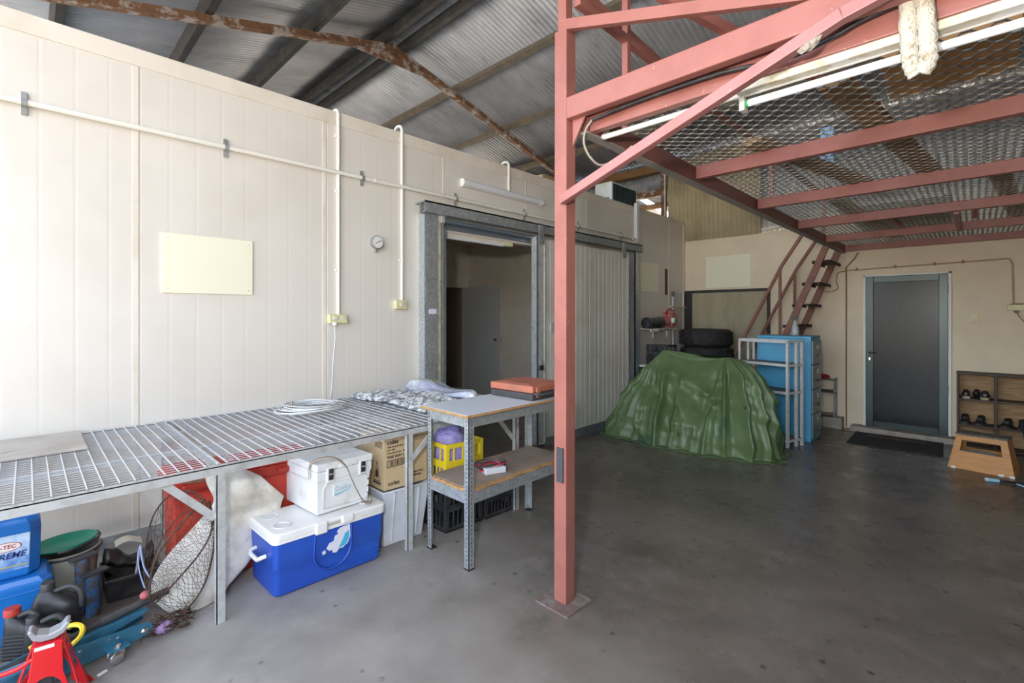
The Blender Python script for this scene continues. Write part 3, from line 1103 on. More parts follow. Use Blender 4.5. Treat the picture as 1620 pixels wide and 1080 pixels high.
g.box(2.45, 2.85, -.12, .28, MZ + .105, MZ + .36)
tag(obj('cardboard_carton', g, mat('orange_brown_card', (.50, .26, .10), .8)), 'orange brown carton on the mezzanine mesh above the hanging rope', 'box')
g = G()
for k in range(3):
    g.box(2.2 + k * .02, 5.6, -1.6 + k * .3, -.55 + k * .16, MZ + .105 + k * .05, MZ + .15 + k * .05)
g2 = G().box(2.3, 2.8, -.9, -.28, MZ + .105, MZ + .40)
tag(obj('storage_box', g2, GREYP), 'grey storage box on the mezzanine at the right edge of the view', 'box')
g2 = G().box(2.9, 5.6, -.9, -.35, MZ + .105, MZ + .14)
tag(obj('ply_panel', g2, TIMBER), 'flat brown timber panel on the mezzanine mesh at right', 'panel')
g2 = G().box(3.9, 3.94, .70, .78, MZ + .105, MZ + .40)
tag(obj('blue_strap', g2, mat('pale_blue_strap', (.22, .40, .62), .6)), 'pale blue strap hanging above the mezzanine mesh', 'strap')

# cable, conduit and twin strip light slung under the front bearer
t = thing('black_cable', 'black twisted cable strung between the red front rails', 'cable', (1.905, 1.32, 2.33))
pts = [(0, 0, 0), (0, -.25, .012), (0, -.6, .01), (0, -.84, -.02), (0, -.98, .0), (0, -1.12, .03), (0, -1.6, .05), (0, -2.6, .05)]
obj('cable', G().tube(spline(pts, 5), .008, 8), BLACKP, t, smooth=60)
obj('loose_tail', G().tube(spline([(0, 0, 0), (.0, .04, -.04), (.01, .055, -.10), (.05, .045, -.16), (.11, .02, -.19), (.17, -.04, -.15), (.2, -.1, -.1)], 5), .006, 6), mat('dusty_cobweb_cord', (.34, .30, .24), .9), t, smooth=60)
t = thing('mezzanine_conduit', 'cream conduit elbowed under the red mezzanine bearer', 'conduit', (2.01, 1.33, 2.275))
g = G()
g.tube([(.06, .012, .05), (.02, .012, .01)] + [(0, -.01, 0), (0, -1.5, .0)], .013, 10)
obj('pipe', g, CONDM, t, smooth=50)
t = thing('fluorescent_light', 'grubby white fluorescent batten with bare white tube slung under the mezzanine', 'light fitting', (2.0, -.02, 2.26))
obj('batten_body', G().box(-.045, .015, -.62, .70, .005, .06), mat('grubby_batten', (.74, .68, .54), .6, c2=(.50, .40, .24), scale=12, c3=(.82, .80, .74), s3=5, lo3=.5, hi3=.55), t, bevel=.005)
obj('tube', G().tube([(.03, -.60, -.018), (.03, .672, -.018)], .0145, 14), TUBEW, t, smooth=60)
obj('tube_ring', G().tube([(.03, .672, -.018), (.03, .684, -.018)], .0155, 14), mat('green_ring', (.02, .42, .10), .4), t, smooth=40)
for y in (-.63, .69):
    obj('lamp_holder', G().box(.005, .05, y - .01, y + .012, -.05, .03), mat('dusty_holder', (.5, .46, .4), .8), t, bevel=.003)
# rope looped over the batten
t = thing('hanging_rope', 'thick grubby white rope looped down over the fluorescent batten', 'rope', (1.935, .125, 2.26))


def rope(pts, r, n=10, tw=.07):
    P_ = spline(pts, 10)
    return G().tube(P_, [r * (1 + tw * math.sin(i * 1.35)) for i in range(len(P_))], n)


obj('rope_strand', rope([(-.02, .035, .55), (-.02, .022, .3), (-.03, .024, .1), (-.02, .022, -.04), (-.01, .016, -.095), (.0, .004, -.125)], .0235), ROPEW, t, smooth=80)
obj('rope_strand', rope([(-.02, -.012, .55), (-.02, -.018, .3), (-.03, -.016, .1), (-.02, -.022, -.04), (-.01, -.022, -.095), (.0, -.006, -.122)], .0235), ROPEW, t, smooth=80)
for nm, (y, z, s) in {'wasp_nest': (.385, 2.297, .04)}.items():
    g = G()
    rings = []
    for k in range(7):
        a = -1 + k / 3
        rad = math.sqrt(max(0, 1 - a * a)) * s * .6 + .002
        rings.append([(1.795 + math.cos(q * PI / 5) * rad * .5, y + a * s, z - a * s * .5 + math.sin(q * PI / 5) * rad * (1 + .2 * math.sin(q * 3 + k)) - .01) for q in range(10)])
    g.loft(rings)
    tag(obj(nm, g, mat('mud_nest', (.42, .36, .30), .95, c2=(.2, .15, .12), scale=60, bump=1, bscale=120), smooth=60), 'crumbly grey mud nest stuck on the diagonal brace', 'nest')

# ================================================================== LADDER STAIR
st = thing('ladder_stair', 'steep brown steel stair with handrails rising to the mezzanine', 'stairs', (7.75, 2.55, fz(7.75)))
ox2, oy2, oz2 = st.location


def stp(name, g_, m=STAIRM, **k):
    g_.v = [(x - ox2, y - oy2, z - oz2) for x, y, z in g_.v]
    return obj(name, g_, m, st, **k)


ya, za, yb, zb_ = 1.39, 2.33, 2.42, -.205
sl = (yb - ya) / (za - zb_)
for x in (7.38, 8.14):
    g = G()
    g.beam((x, ya + .02, za - .03), (x, yb, zb_), .035, .080)
    stp('stringer', g, bevel=.003)
    g = G()
    dy = .33
    g.beam((x, 1.60, 2.62), (x, 1.93, 2.09), .04, .04)
    g.beam((x, 1.93, 2.09), (x, 2.56, .80), .04, .04)
    stp('handrail', g, bevel=.006)
    g = G()
    g.beam((x, 1.96, 2.04), (x, 1.96, .93), .032, .032, (1, 0, 0))
    stp('baluster', g)
for z in (2.12, 1.83, 1.54, 1.25, .96, .67, .38, .09):
    yc = ya + (za - z) * sl
    g = G()
    g.box(7.39, 8.13, yc - .10, yc + .10, z - .012, z)
    g.box(7.39, 8.13, yc - .10, yc - .09, z - .04, z)
    g.box(7.39, 8.13, yc + .09, yc + .10, z - .04, z)
    stp('tread', g, mat('dark_tread', (.10, .06, .05), .7))

# ================================================================== WIRE BENCH
BZ = .705
BX0, BX1, BY0, BY1 = -1.45, 2.72, 2.46, 3.735
bn = thing('wire_bench', 'long white metal bench topped with wire shelf grids along the left wall', 'bench', (.632, 2.47, fz(.632)))
bx, by, bz = bn.location


def bnp(name, g_, m=ALU, **k):
    g_.v = [(x - bx, y - by, z - bz) for x, y, z in g_.v]
    return obj(name, g_, m, bn, **k)


for nm, a in (('front_rail', BY0), ('back_rail', BY1 - .03)):
    g = G()
    g.box(BX0, BX1, a, a + .004, BZ - .042, BZ - .004)
    g.box(BX0, BX1, a, a + .035, BZ - .008, BZ - .004)
    bnp(nm, g)
for x in (BX0, BX1 - .03):
    bnp('end_rail', G().box(x, x + .03, BY0 + .004, BY1 - .03, BZ - .04, BZ - .008))
for x in (-.41, .62, 1.635, 2.58):
    for y in (BY0 + .001, BY1 - .04):
        g = G()
        zf = fz(x)
        g.box(x - .018, x + .018, y + .004, y + .008, zf, BZ - .008)
        g.box(x - .018, x - .014, y + .004, y + .038, zf, BZ - .008)
        bnp('leg', g)
    bnp('cross_bar', G().box(x - .015, x + .015, BY0 + .04, BY1 - .04, BZ - .035, BZ - .010))
for (xa, xb) in ((.62, .40), (1.66, 1.85), (2.57, 2.36), (-.4, -.62)):
    g = G()
    xa = xa - .02 if xb < xa else xa - .05
    g.beam((xa, BY0 + .02, BZ - .24), (xb, BY0 + .02, BZ - .03), .008, .032, (0, 0, 1))
    bnp('brace', g)
for y in (BY0 + .45, BY0 + .9):
    bnp('bearer', G().box(BX0 + .03, BX1 - .03, y, y + .02, BZ - .03, BZ - .008))
seg = [(-1.44, -.40), (-.385, .615), (.645, 1.60), (1.63, 2.71)]
for (xa, xb) in seg:
    g = G()
    y = BY0 + .012
    while y < BY1 - .005:
        g.tube([(xa, y, BZ), (xb, y, BZ)], .0019, 4, caps=False)
        y += .036
    x = xa + .004
    n_ = int((xb - xa) / .0495)
    for k in range(n_ + 1):
        x = xa + .004 + k * (xb - xa - .008) / n_
        big = k in (0, n_)
        g.tube([(x, BY0 + .006, BZ + .004), (x, BY1 - .006, BZ + .004)], .0040 if big else .0030, 5, caps=False)
    for x in (xa + .018, xb - .018):
        y = BY0 + .03
        while y < BY1 - .03:
            g.tube([(x - .018, y, BZ + .007), (x + .018, y + .012, BZ + .007)], .0018, 4, caps=False)
            y += .024
    bnp('wire_shelf', g, WIRE)

# ---- things on the wire bench
ZB = BZ + .0085
t = thing('plywood_offcut', 'weathered plywood offcut lying on the wire bench at the far left', 'board', (-.35, 3.40, ZB))
g = G()
g.box(-.75, .565, -.20, .30, 0, .012)
obj('board', g, PLY, t, bevel=.003)
t = thing('power_cord_coil', 'coiled white extension lead lying on the wire bench', 'cord', (1.42, 3.40, ZB))
rr = random.Random(3)
pts = []
for i in range(9 * 26):
    a = 2 * PI * i / 26
    k = i / 26
    rx = .225 + .03 * math.sin(k * 2.1) - .006 * k
    rz_ = .185 + .025 * math.cos(k * 1.7)
    pts.append((rx * math.cos(a) + .018 * math.sin(k * 2.9), rz_ * math.sin(a) + .02 * math.cos(k * 2.3), .006 + .0042 * k + .006 * math.sin(a * 1.5 + k)))
obj('coiled_lead', G().tube(pts, .0042, 6), WHITED, t, smooth=80)
obj('binding_loop', G().tube([(-.12 + .035 * math.cos(a) * .6, .03 + .05 * math.cos(a), .035 + .035 * math.sin(a)) for a in [2 * PI * k / 14 for k in range(14)]], .0042, 6, closed=True), mat('grey_cord', (.45, .42, .36), .6), t, smooth=80)
end = Vector((1.735, Y - .062, 1.296)) - t.location
up_ = [Vector((.16, .12, .03)), Vector((.215, .16, .01)), Vector((.235, .20, .04)), Vector((.265, .235, .12)), Vector((.29, .265, .32)), end + Vector((0, 0, -.12)), end]
obj('plug_lead', G().tube(spline(up_, 8), .0038, 6), WHITED, t, smooth=80)

t = thing('shaggy_mat', 'folded shaggy grey and white mat on the wire bench', 'mat', (2.02, 3.15, ZB))


def matfn(u, v, top=True):
    x = -.19 + .40 * u + .08 * v - .02 * math.sin(v * 9)
    y = .46 - .92 * v + .03 * math.sin(u * 5)
    e = min(u, 1 - u, v, 1 - v)
    h = .012 + .045 * min(1, e / .16) ** .5
    nz = noise.noise(Vector((x * 30, y * 30, 2)))
    z = (h + .012 * nz + .010 * math.sin(u * 14 + v * 3)) if top else .001
    return (x + .004 * nz, y, z)


g = G()
g.grid(lambda u, v: matfn(u, v), 40, 70)
g.grid(lambda u, v: matfn(1 - u, v, False), 4, 4)
obj('pile', g, SHAG, t, smooth=180)
t = thing('plastic_bag', 'crumpled clear blue plastic bag with yellow print beside the shaggy mat', 'bag', (2.40, 3.20, ZB))


def bagfn(u, v):
    a = 2 * PI * u
    rr_ = .145 * math.sin(PI * v) ** .45
    L2 = (v - .5) * .90
    n_ = noise.noise(Vector((math.cos(a) * 1.4, math.sin(a) * 1.4, v * 5)))
    x = rr_ * math.cos(a) * (1 + .25 * n_) + .02 * math.sin(v * 9)
    z = max(0.0, .045 + (.055 + .03 * math.sin(v * 7)) * math.sin(a) * math.sin(PI * v) ** .3 * (1 + .5 * n_))
    return (x, -L2, z)


obj('film', G().grid(bagfn, 40, 50), PBAG, t, smooth=180)
t = thing('timber_offcut', 'dark timber offcut on the bench end against the door frame', 'timber', (2.56, 3.66, ZB))
obj('block', G().box(-.10, .14, -.035, .03, 0, .055, T(rz=.1)), WOODD, t, bevel=.003)

# ================================================================== SLOTTED ANGLE WORK TABLE
TX0, TX1, TY0, TY1, TZ = 1.735, 2.665, 2.035, 2.43, .814
tb = thing('work_table', 'galvanised slotted angle work table with white laminate top and chipboard shelf', 'table', (1.75, 2.04, fz(1.75)))
tx, ty, tz = tb.location


def tp(name, g_, m=GALV, par=tb, **k):
    g_.v = [(x - tx, y - ty, z - tz) for x, y, z in g_.v]
    return obj(name, g_, m, par, **k)


HOLE = mat('bolt_hole_dark', (.04, .045, .05), .7)
for (x, sx) in ((TX0, 1), (TX1, -1)):
    for (y, sy) in ((TY0, 1), (TY1, -1)):
        g = G()
        g.box(x, x + sx * .004, y, y + sy * .04, fz(x), TZ)
        g.box(x, x + sx * .04, y, y + sy * .004, fz(x), TZ)
        lg = tp('leg', g)
        for q in (0, 1):
            g = G()
            z = fz(x) + .03
            while z < TZ - .01:
                if q == 0:
                    cx_, cy_ = x - sx * .0006, y + sy * .022
                    g.box(cx_ - .0004, cx_ + .0004, cy_ - .003, cy_ + .003, z - .005, z + .005)
                else:
                    cx_, cy_ = x + sx * .022, y - sy * .0006
                    g.box(cx_ - .003, cx_ + .003, cy_ - .0004, cy_ + .0004, z - .005, z + .005)
                z += .0245
            ho = tp('slot_row', g, HOLE)
            ho.parent = lg
            ho['kind'] = 'stuff'
        tp('foot', G().box(x - sx * .003, x + sx * .043, y - sy * .003, y + sy * .043, fz(x) - .001, fz(x) + .007), RUBBER)
for za_, zb2 in ((TZ - .062, TZ), (.318, .382)):
    for y in (TY0 + .004, TY1 - .008):
        tp('side_rail', G().box(TX0 + .004, TX1 - .004, y, y + .004, za_, zb2))
    for x in (TX0 + .004, TX1 - .008):
        tp('end_rail', G().box(x, x + .004, TY0 + .006, TY1 - .006, za_, zb2))
tp('table_top', G().box(TX0 - .03, TX1 + .02, TY0 - .022, TY1 + .03, TZ + .0005, TZ + .015), CHIP, bevel=.001)
tp('laminate_sheet', G().box(TX0 - .026, TX1 + .018, TY0 - .018, TY1 + .028, TZ + .015, TZ + .0165), LAM)
g = G()
rr = random.Random(4)
poly = []
N_ = 60
for i in range(N_):
    t_ = i / N_ * 4
    k, f = int(t_), t_ - int(t_)
    c_ = [(TX0 + .005, TY0 + .01), (TX1 - .005, TY0 + .01), (TX1 - .005, TY1 - .01), (TX0 + .005, TY1 - .01)]
    a, b_ = c_[k], c_[(k + 1) % 4]
    jx, jy = rr.uniform(-.006, .006), rr.uniform(-.006, .006)
    poly.append((a[0] + (b_[0] - a[0]) * f + jx, a[1] + (b_[1] - a[1]) * f + jy))
tp('shelf_board', G().prism(poly, .383, .400), CHIP)
tp('shelf_face', G().prism([(tx_ + (2.2 - tx_) * .03, ty_ + (2.23 - ty_) * .09) for tx_, ty_ in poly], .400, .4035), CHIPTOP)

t = thing('tool_case', 'orange and dark grey plastic tool case on the white table top', 'case', (2.28, 2.045, TZ + .0165), .04)
obj('case_base', G().box(0, .35, 0, .38, 0, .048), DARKG, t, bevel=.012, seg=3)
obj('case_lid', G().box(-.002, .352, -.002, .382, .049, .098), ORANGE, t, bevel=.012, seg=3)
obj('lid_panel', G().box(.04, .31, .05, .33, .0975, .101), ORANGE, t, bevel=.002)
obj('carry_handle', G().tube([(.02, .0, .047), (.02, -.035, .045), (.05, -.045, .045), (.27, -.045, .045), (.31, -.035, .045), (.31, 0, .047)], .011, 8), DARKG, t, smooth=50)
for x in (.035, .285):
    obj('latch', G().box(x, x + .04, -.012, -.001, .02, .085), ORANGE if x < .1 else DARKG, t, bevel=.004)
t = thing('battery_charger', 'small grey battery charger on the chipboard shelf', 'charger', (2.045, 2.155, .4038), R(-20))
obj('charger_case', G().box(-.07, .07, -.032, .032, 0, .038), mat('pale_grey_case', (.55, .58, .62), .4), t, bevel=.006)
obj('end_panel', G().box(.068, .072, -.026, .026, .006, .032), DARKG, t)
for k, m_ in enumerate((LEADR, BLACKP)):
    pts = []
    for i in range(48):
        a = 2 * PI * i / 16 + k * 1.1
        q = i / 48
        pts.append((-.01 + (.085 + .02 * math.sin(i * .7 + k)) * math.cos(a), .035 + (.05 + .012 * math.cos(i * .5 + k)) * math.sin(a), .012 + .035 * q + .02 * max(0, math.sin(a)) + .004 * k))
    obj('lead', G().tube(spline(pts, 2), .0036, 6), m_, t, smooth=80)
obj('clamp', G().box(-.06, -.01, .06, .085, .0, .02), LEADR, t, bevel=.004)

# ================================================================== UNDER THE BENCH
F = lambda x: fz(x) + .001
LEAN = math.atan(SL)


def flo(x, y, up=0.0):
    return (x, y, fz(x) + up)


# large blue cooler
def cooler():
    t = thing('blue_cooler', 'large blue cooler with white lid and torn sticker on the floor', 'cooler', flo(.846, 2.474, .001), .03, lean=True)
    Lx, Ly, H = .62, .335, .285

    def rr_rect(x0_, x1_, y0_, y1_, r, z, n=5):
        out = []
        for (cx_, cy_, a0) in ((x1_ - r, y0_ + r, -PI / 2), (x1_ - r, y1_ - r, 0), (x0_ + r, y1_ - r, PI / 2), (x0_ + r, y0_ + r, PI)):
            for i in range(n + 1):
                a = a0 + PI / 2 * i / n
                out.append((cx_ + r * math.cos(a), cy_ + r * math.sin(a), z))
        return out
    g = G()
    rings = []
    for z, ins in ((0, .022), (.012, .012), (.09, .008), (.135, .006), (.143, .0015), (H - .01, 0), (H, 0)):
        rings.append(rr_rect(ins, Lx - ins, ins, Ly - ins, .03, z))
    g.loft(rings)
    obj('body', g, BLUEC, t, smooth=35)
    for k in range(4):
        obj('body_groove', G().box(.40, .60, -.002 + .007, .012, .035 + k * .024, .040 + k * .024, T()), BLUEC, t, bevel=.002)
    g = G()
    g.loft([rr_rect(-.008, Lx + .008, -.008, Ly + .008, .034, H - .012), rr_rect(-.008, Lx + .008, -.008, Ly + .008, .034, H + .006)])
    obj('rim', g, WHITE, t, smooth=35)
    g = G()
    g.loft([rr_rect(-.008, Lx + .008, -.010, Ly + .008, .034, H + .0075), rr_rect(-.008, Lx + .008, -.010, Ly + .008, .034, H + .032), rr_rect(-.002, Lx + .002, -.004, Ly + .002, .032, H + .040), rr_rect(.006, Lx - .006, .006, Ly - .006, .03, H + .042)])
    lid = obj('lid', g, WHITE, t, smooth=35)
    for (x, y) in ((.07, .09), (.07, .245), (.55, .09), (.55, .245)):
        g = G()
        g.lathe([(.044, 0), (.046, .004), (.040, .0055), (.034, .002), (.031, -.0005), (0, -.001)], 24, T(x, y, H + .0425))
        obj('cup_ring', g, WHITED, lid, smooth=60)
    obj('lid_latch', G().box(.20, .265, -.022, .0, H - .02, H + .042), WHITE, t, bevel=.008)
    obj('lid_latch', G().box(.345, .415, -.022, .0, H - .0, H + .042), WHITE, t, bevel=.008)
    obj('finger_recess', G().box(.268, .342, -.0115, -.004, H + .008, H + .024), mat('recess_shadow_plastic', (.5, .47, .42), .5), t, bevel=.002)
    arc_ = [(.205, 0, H - .02)] + [(.305 + .105 * math.cos(a), 0, .16 + .10 * math.sin(a)) for a in [PI + PI * i / 14 for i in range(15)]] + [(.41, 0, H - .02)]
    arc_ = [(x, -.003, z) for x, y, z in arc_]
    obj('body_shield', G().tube(arc_, .005, 6, caps=False), BLUEC, t, smooth=60)
    g = G()
    g.tube([(0, .10, .19), (-.028, .105, .185), (-.034, .12, .175), (-.034, .215, .175), (-.028, .23, .185), (0, .235, .19)], .011, 8)
    obj('end_handle', g, WHITE, t, smooth=60)
    g = G()
    g.tube([(Lx, .10, .19), (Lx + .028, .105, .185), (Lx + .034, .12, .175), (Lx + .034, .215, .175), (Lx + .028, .23, .185), (Lx, .235, .19)], .011, 8)
    obj('end_handle', g, WHITE, t, smooth=60)
    pol = [(.27, .17), (.285, .195), (.31, .20), (.315, .225), (.335, .232), (.325, .245), (.345, .262), (.40, .268), (.405, .20), (.39, .165), (.37, .158), (.365, .150), (.34, .152), (.325, .135), (.305, .14), (.30, .158), (.285, .155)]
    stk = obj('torn_sticker', G().prism(pol, -.0035, .006, XZ), mat('pale_sticker', (.72, .72, .80), .5), t)
    obj('sticker_scrap', G().prism([(.245, .160), (.262, .166), (.265, .15), (.25, .145)], -.0035, .006, XZ), mat('pale_sticker', (1, 1, 1)), t)
    pol2 = [(.335, .155), (.36, .195), (.372, .225), (.395, .235), (.398, .20), (.383, .168), (.365, .16)]
    obj('sticker_print', G().prism(pol2, -.0042, .004, XZ), mat('cyan_print', (.06, .45, .70), .5), stk)


cooler()
# white cooler stacked on it
t = thing('white_cooler', 'white cooler with carry strap standing on the blue cooler', 'cooler', (1.085, 2.535, fz(1.085) + .3335), .08, lean=True)
Lx, Ly, H = .335, .385, .235
g = G()
rings = []
for z, ins in ((0, .014), (.008, .008), (.17, .002), (.178, .0), (.19, -.004), (H, -.004)):
    rings.append([(ins, ins, z), (Lx - ins, ins, z), (Lx - ins, Ly - ins, z), (ins, Ly - ins, z)])
g.loft(rings)
obj('body', g, WHITED, t, bevel=.006)
lid = obj('lid', G().box(-.008, Lx + .008, -.008, Ly + .008, H + .002, H + .043), WHITED, t, bevel=.009, seg=3)
obj('lid_recess', G().box(.125, .205, -.0105, .002, H + .002, H + .026), WHITED, lid, bevel=.004)
for x in (.055, .255):
    obj('latch_surround', G().box(x - .005, x + .045, -.012, .0, H - .065, H + .02), WHITED, t, bevel=.006)
    la = obj('latch', G().box(x + .006, x + .034, -.018, -.010, H - .05, H + .012), BLACKP, t, bevel=.004)
    obj('latch_tab', G().box(x + .008, x + .032, -.026, -.016, H - .02, H - .012), GREYP, la, bevel=.002)
fr = [(.04, .03), (.30, .03), (.318, .05), (.318, .145), (.295, .165), (.06, .165), (.04, .14)]
g = G()
pp = [(x, -.0005, z) for x, z in fr]
g.tube(pp, .003, 6, closed=True)
obj('front_moulding', g, WHITED, t, smooth=60)
fy = .0015
lab = obj('label', G().box(.10, .225, -.0005, .006, .085, .148), mat('faded_blue_label', (.60, .72, .76), .5, c2=(.72, .75, .76), scale=40), t)
lab.rotation_euler = (0, 0, 0)
text('label_text', 'CoolIce', .034, mat('label_grey_text', (.36, .42, .45), .5), lab, Matrix.Translation((.108, -.0008, .112)) @ Matrix.Rotation(PI / 2, 4, 'X'), .0005, sx=.92)
obj('label_swash', G().prism([(.103, .090), (.12, .088), (.20, .104), (.20, .107), (.13, .100), (.108, .098)], -.0012, .002, XZ), mat('label_teal_text', (.25, .48, .54), .5), lab)
sp = spline([(-.016, .06, H - .035), (-.018, .055, H + .02), (-.005, .04, H + .055), (.05, -.005, H + .075), (.10, -.03, H + .062), (.15, -.04, H + .01), (.18, -.045, H - .06), (.22, -.045, H - .14), (.27, -.04, .02), (.32, -.03, .004), (.36, .02, .004)], 6)
g = G()
vs, fs = [], []
for i, p in enumerate(sp):
    for s_ in (-1, 1):
        vs.append((p[0] + s_ * .004, p[1] + s_ * .009, p[2] + s_ * .004))
for i in range(len(sp) - 1):
    fs.append((2 * i, 2 * i + 1, 2 * i + 3, 2 * i + 2))
g.add(vs, fs)
obj('carry_strap', g, STRAP, t, smooth=180, solid=.0025, off=0)
for z in (.05, .09, .13):
    obj('side_stud', G().box(Lx - .02, Lx - .012, -.004, .003, z, z + .008), BLACKP, t)

# translucent tub with a carton standing in it
t = thing('plastic_tub', 'translucent white plastic tub beneath the cardboard carton', 'tub', flo(1.512, 2.585, .001), lean=True)


def tapered(g_, x0_, x1_, y0_, y1_, z0_, z1_, tp_, th=.006):
    a = [(x0_ + tp_, y0_ + tp_, z0_), (x1_ - tp_, y0_ + tp_, z0_), (x1_ - tp_, y1_ - tp_, z0_), (x0_ + tp_, y1_ - tp_, z0_)]
    b_ = [(x0_, y0_, z1_), (x1_, y0_, z1_), (x1_, y1_, z1_), (x0_, y1_, z1_)]
    c_ = [(x0_ + th, y0_ + th, z1_), (x1_ - th, y0_ + th, z1_), (x1_ - th, y1_ - th, z1_), (x0_ + th, y1_ - th, z1_)]
    d_ = [(x0_ + tp_ + th, y0_ + tp_ + th, z0_ + th), (x1_ - tp_ - th, y0_ + tp_ + th, z0_ + th), (x1_ - tp_ - th, y1_ - tp_ - th, z0_ + th), (x0_ + tp_ + th, y1_ - tp_ - th, z0_ + th)]
    return g_.loft([a, b_, c_, d_])


TUBM = mat('milky_plastic', (.66, .70, .76), .4, c2=(.56, .59, .64), scale=4)
obj('body', tapered(G(), 0, .34, 0, .40, 0, .345, .030), TUBM, t, bevel=.008)
g = G()
for a, b_, c_, d_ in ((-.010, .35, -.012, .004), (-.010, .35, .396, .412), (-.010, .004, .0, .4), (.336, .35, .0, .4)):
    g.box(a, b_, c_, d_, .335, .347)
obj('rim', g, TUBM, t, bevel=.003)
for x in (.08, .26):
    obj('front_rib', G().beam((x, .028, .02), (x, -.002, .33), .012, .012), TUBM, t, bevel=.004)

t = thing('cardboard_carton', 'upright brown coles carton standing in the plastic tub', 'box', (1.535, 2.60, fz(1.54) + .3485), 0)
cw, cd, ch = .32, .30, .325
bd = obj('carton_body', G().box(0, cw, 0, cd, 0, ch), CARD, t, bevel=.002)
obj('parcel_tape', G().box(-.001, cw + .001, cd / 2 - .025, cd / 2 + .025, ch - .03, ch + .0005), mat('brown_tape', (.42, .28, .14), .35), t)
RXm = Matrix.Rotation(PI / 2, 4, 'X')


def ct(s, size, x, z, **k):
    return text('printed_text', s, size, INK, bd, Matrix.Translation((x, -.0008, z)) @ RXm, .0004, **k)


ct('coles', .038, .020, .281, bold=.001, sx=1.05)
ct('100% Recycled Paper Bag', .0140, .020, .260, bold=.0004)
ct('QTY: 300', .0140, .020, .241, bold=.0004)
ct('Coles Item Code:', .0140, .020, .222, bold=.0004)
ct('THIS WAY UP', .0235, .020, .194, bold=.0008)
ct('coles', .038, .026, .026, bold=.001, sx=1.05)
ct('RECYCLED', .0150, .215, .066, bold=.0006)
ct('PER BAG', .0150, .215, .046, bold=.0006)
for k in range(3):
    obj('fine_print', G().box(.205 + .012 * k, .305, -.001, .0, .300 - k * .012, .3035 - k * .012), INK, bd)
obj('fine_print', G().box(.135, .175, -.001, .0, .223, .232), INK, bd)
g = G()
bx0, bx1, bz0, bz1 = .020, .165, .138, .183
g.box(bx0, bx1, -.001, .001, bz0, bz0 + .004)
g.box(bx0, bx1, -.001, .001, bz1 - .004, bz1)
g.box(bx0, bx0 + .004, -.001, .001, bz0, bz1)
g.box(bx1 - .004, bx1, -.001, .001, bz0, bz1)
rr = random.Random(9)
x = bx0 + .014
while x < bx1 - .018:
    w_ = rr.choice((.0018, .003, .0045))
    g.box(x, x + w_, -.001, .001, bz0 + .006, bz1 - .006)
    x += w_ + rr.choice((.0022, .0034, .005))
obj('barcode', g, INK, bd)
g = G()
for y in (.06, .12):
    pass
g.beam((-.001, .05, .05), (-.001, .12, .05), .001, .004)
g.beam((-.001, .05, .05), (-.001, .085, .17), .001, .004, (0, 1, 0))
g.beam((-.001, .12, .05), (-.001, .085, .17), .001, .004, (0, 1, 0))
g.prism([(.07, .07), (.10, .07), (.10, .10), (.085, .13), (.07, .10)], -.001, 0, YZ)
g.box(-.001, .0, .04, .13, .03, .042)
obj('side_print', g, INK, bd)
for k in range(5):
    obj('side_print', G().box(-.001, 0, .02, .11, ch - .03 - k * .009, ch - .026 - k * .009), INK, bd)


# milk crates
def crate(name, label, m, loc, rz=0, size=(.34, .33, .28), group=None):
    t = thing(name, label, 'crate', loc, rz, group, lean=True)
    sx, sy, h = size
    g = G()
    for x in (0, sx - .03):
        for y in (0, sy - .03):
            g.box(x, x + .03, y, y + .03, 0, h)
    g.box(0, sx, 0, sy, 0, .012)
    obj('frame', g, m, t, bevel=.003)
    for nm, (ax, o_) in {'front_side': ('x', 0), 'back_side': ('x', sy - .008), 'left_side': ('y', 0), 'right_side': ('y', sx - .008)}.items():
        g = G()
        Ls = sx if ax == 'x' else sy

        def bb(a, b_, z0_, z1_):
            if ax == 'x':
                g.box(a, b_, o_, o_ + .008, z0_, z1_)
            else:
                g.box(o_, o_ + .008, a, b_, z0_, z1_)
        bb(.03, Ls - .03, h - .03, h)
        bb(.03, Ls - .03, h * .46, h * .62)
        bb(.03, Ls - .03, 0, .03)
        n_ = 7
        for k in range(1, n_):
            a = .03 + (Ls - .06) * k / n_
            bb(a - .005, a + .005, .03, h * .46)
        for k in (1, 3, 5.6):
            a = .03 + (Ls - .06) * k / n_
            bb(a - .006, a + .006, h * .62, h - .03)
        obj(nm, g, m, t, bevel=.002)
    return t


BC = mat('black_crate_plastic', (.022, .024, .028), .5, c2=(.06, .06, .062), scale=9)
crate('milk_crate', 'black milk crate under the yellow crate below the work table', BC, flo(1.93, 2.50, .001), size=(.33, .33, .285))
crate('milk_crate', 'black milk crate on the floor right of the crate that carries the yellow one', BC, flo(2.275, 2.49, .001), size=(.30, .33, .245))
crate('milk_crate', 'yellow milk crate holding a lilac mesh bundle under the table', YELLOW, flo(1.93, 2.50, .288), size=(.33, .33, .295))
t = thing('mesh_bundle', 'lilac plastic mesh bundle bulging out of the yellow crate', 'net', (2.09, 2.665, fz(2.09) + .30), 0)


def bund(u, v):
    a = 2 * PI * u
    ph = PI * v
    n_ = 1 + .16 * noise.noise(Vector((math.cos(a) * 1.6, math.sin(a) * 1.6, v * 3)))
    r_ = .132 * math.sin(ph) ** .55 * n_
    return (r_ * math.cos(a), r_ * math.sin(a), .185 + .18 * -math.cos(ph) * (1 + .06 * math.sin(a * 3)))


obj('mesh_roll', G().grid(bund, 40, 26), PURPLE, t, smooth=180)
for k in range(4):
    g = G().tube([(.105 * math.cos(a) * (1 + .05 * k) * (1 - .1 * k), .10 * math.sin(a), .318 + .015 * math.sin(a * 2 + k) + .012 * k) for a in [2 * PI * i / 24 for i in range(24)]], .0025, 5, closed=True)
    obj('mesh_hoop', g, PURPLE, t, smooth=80)


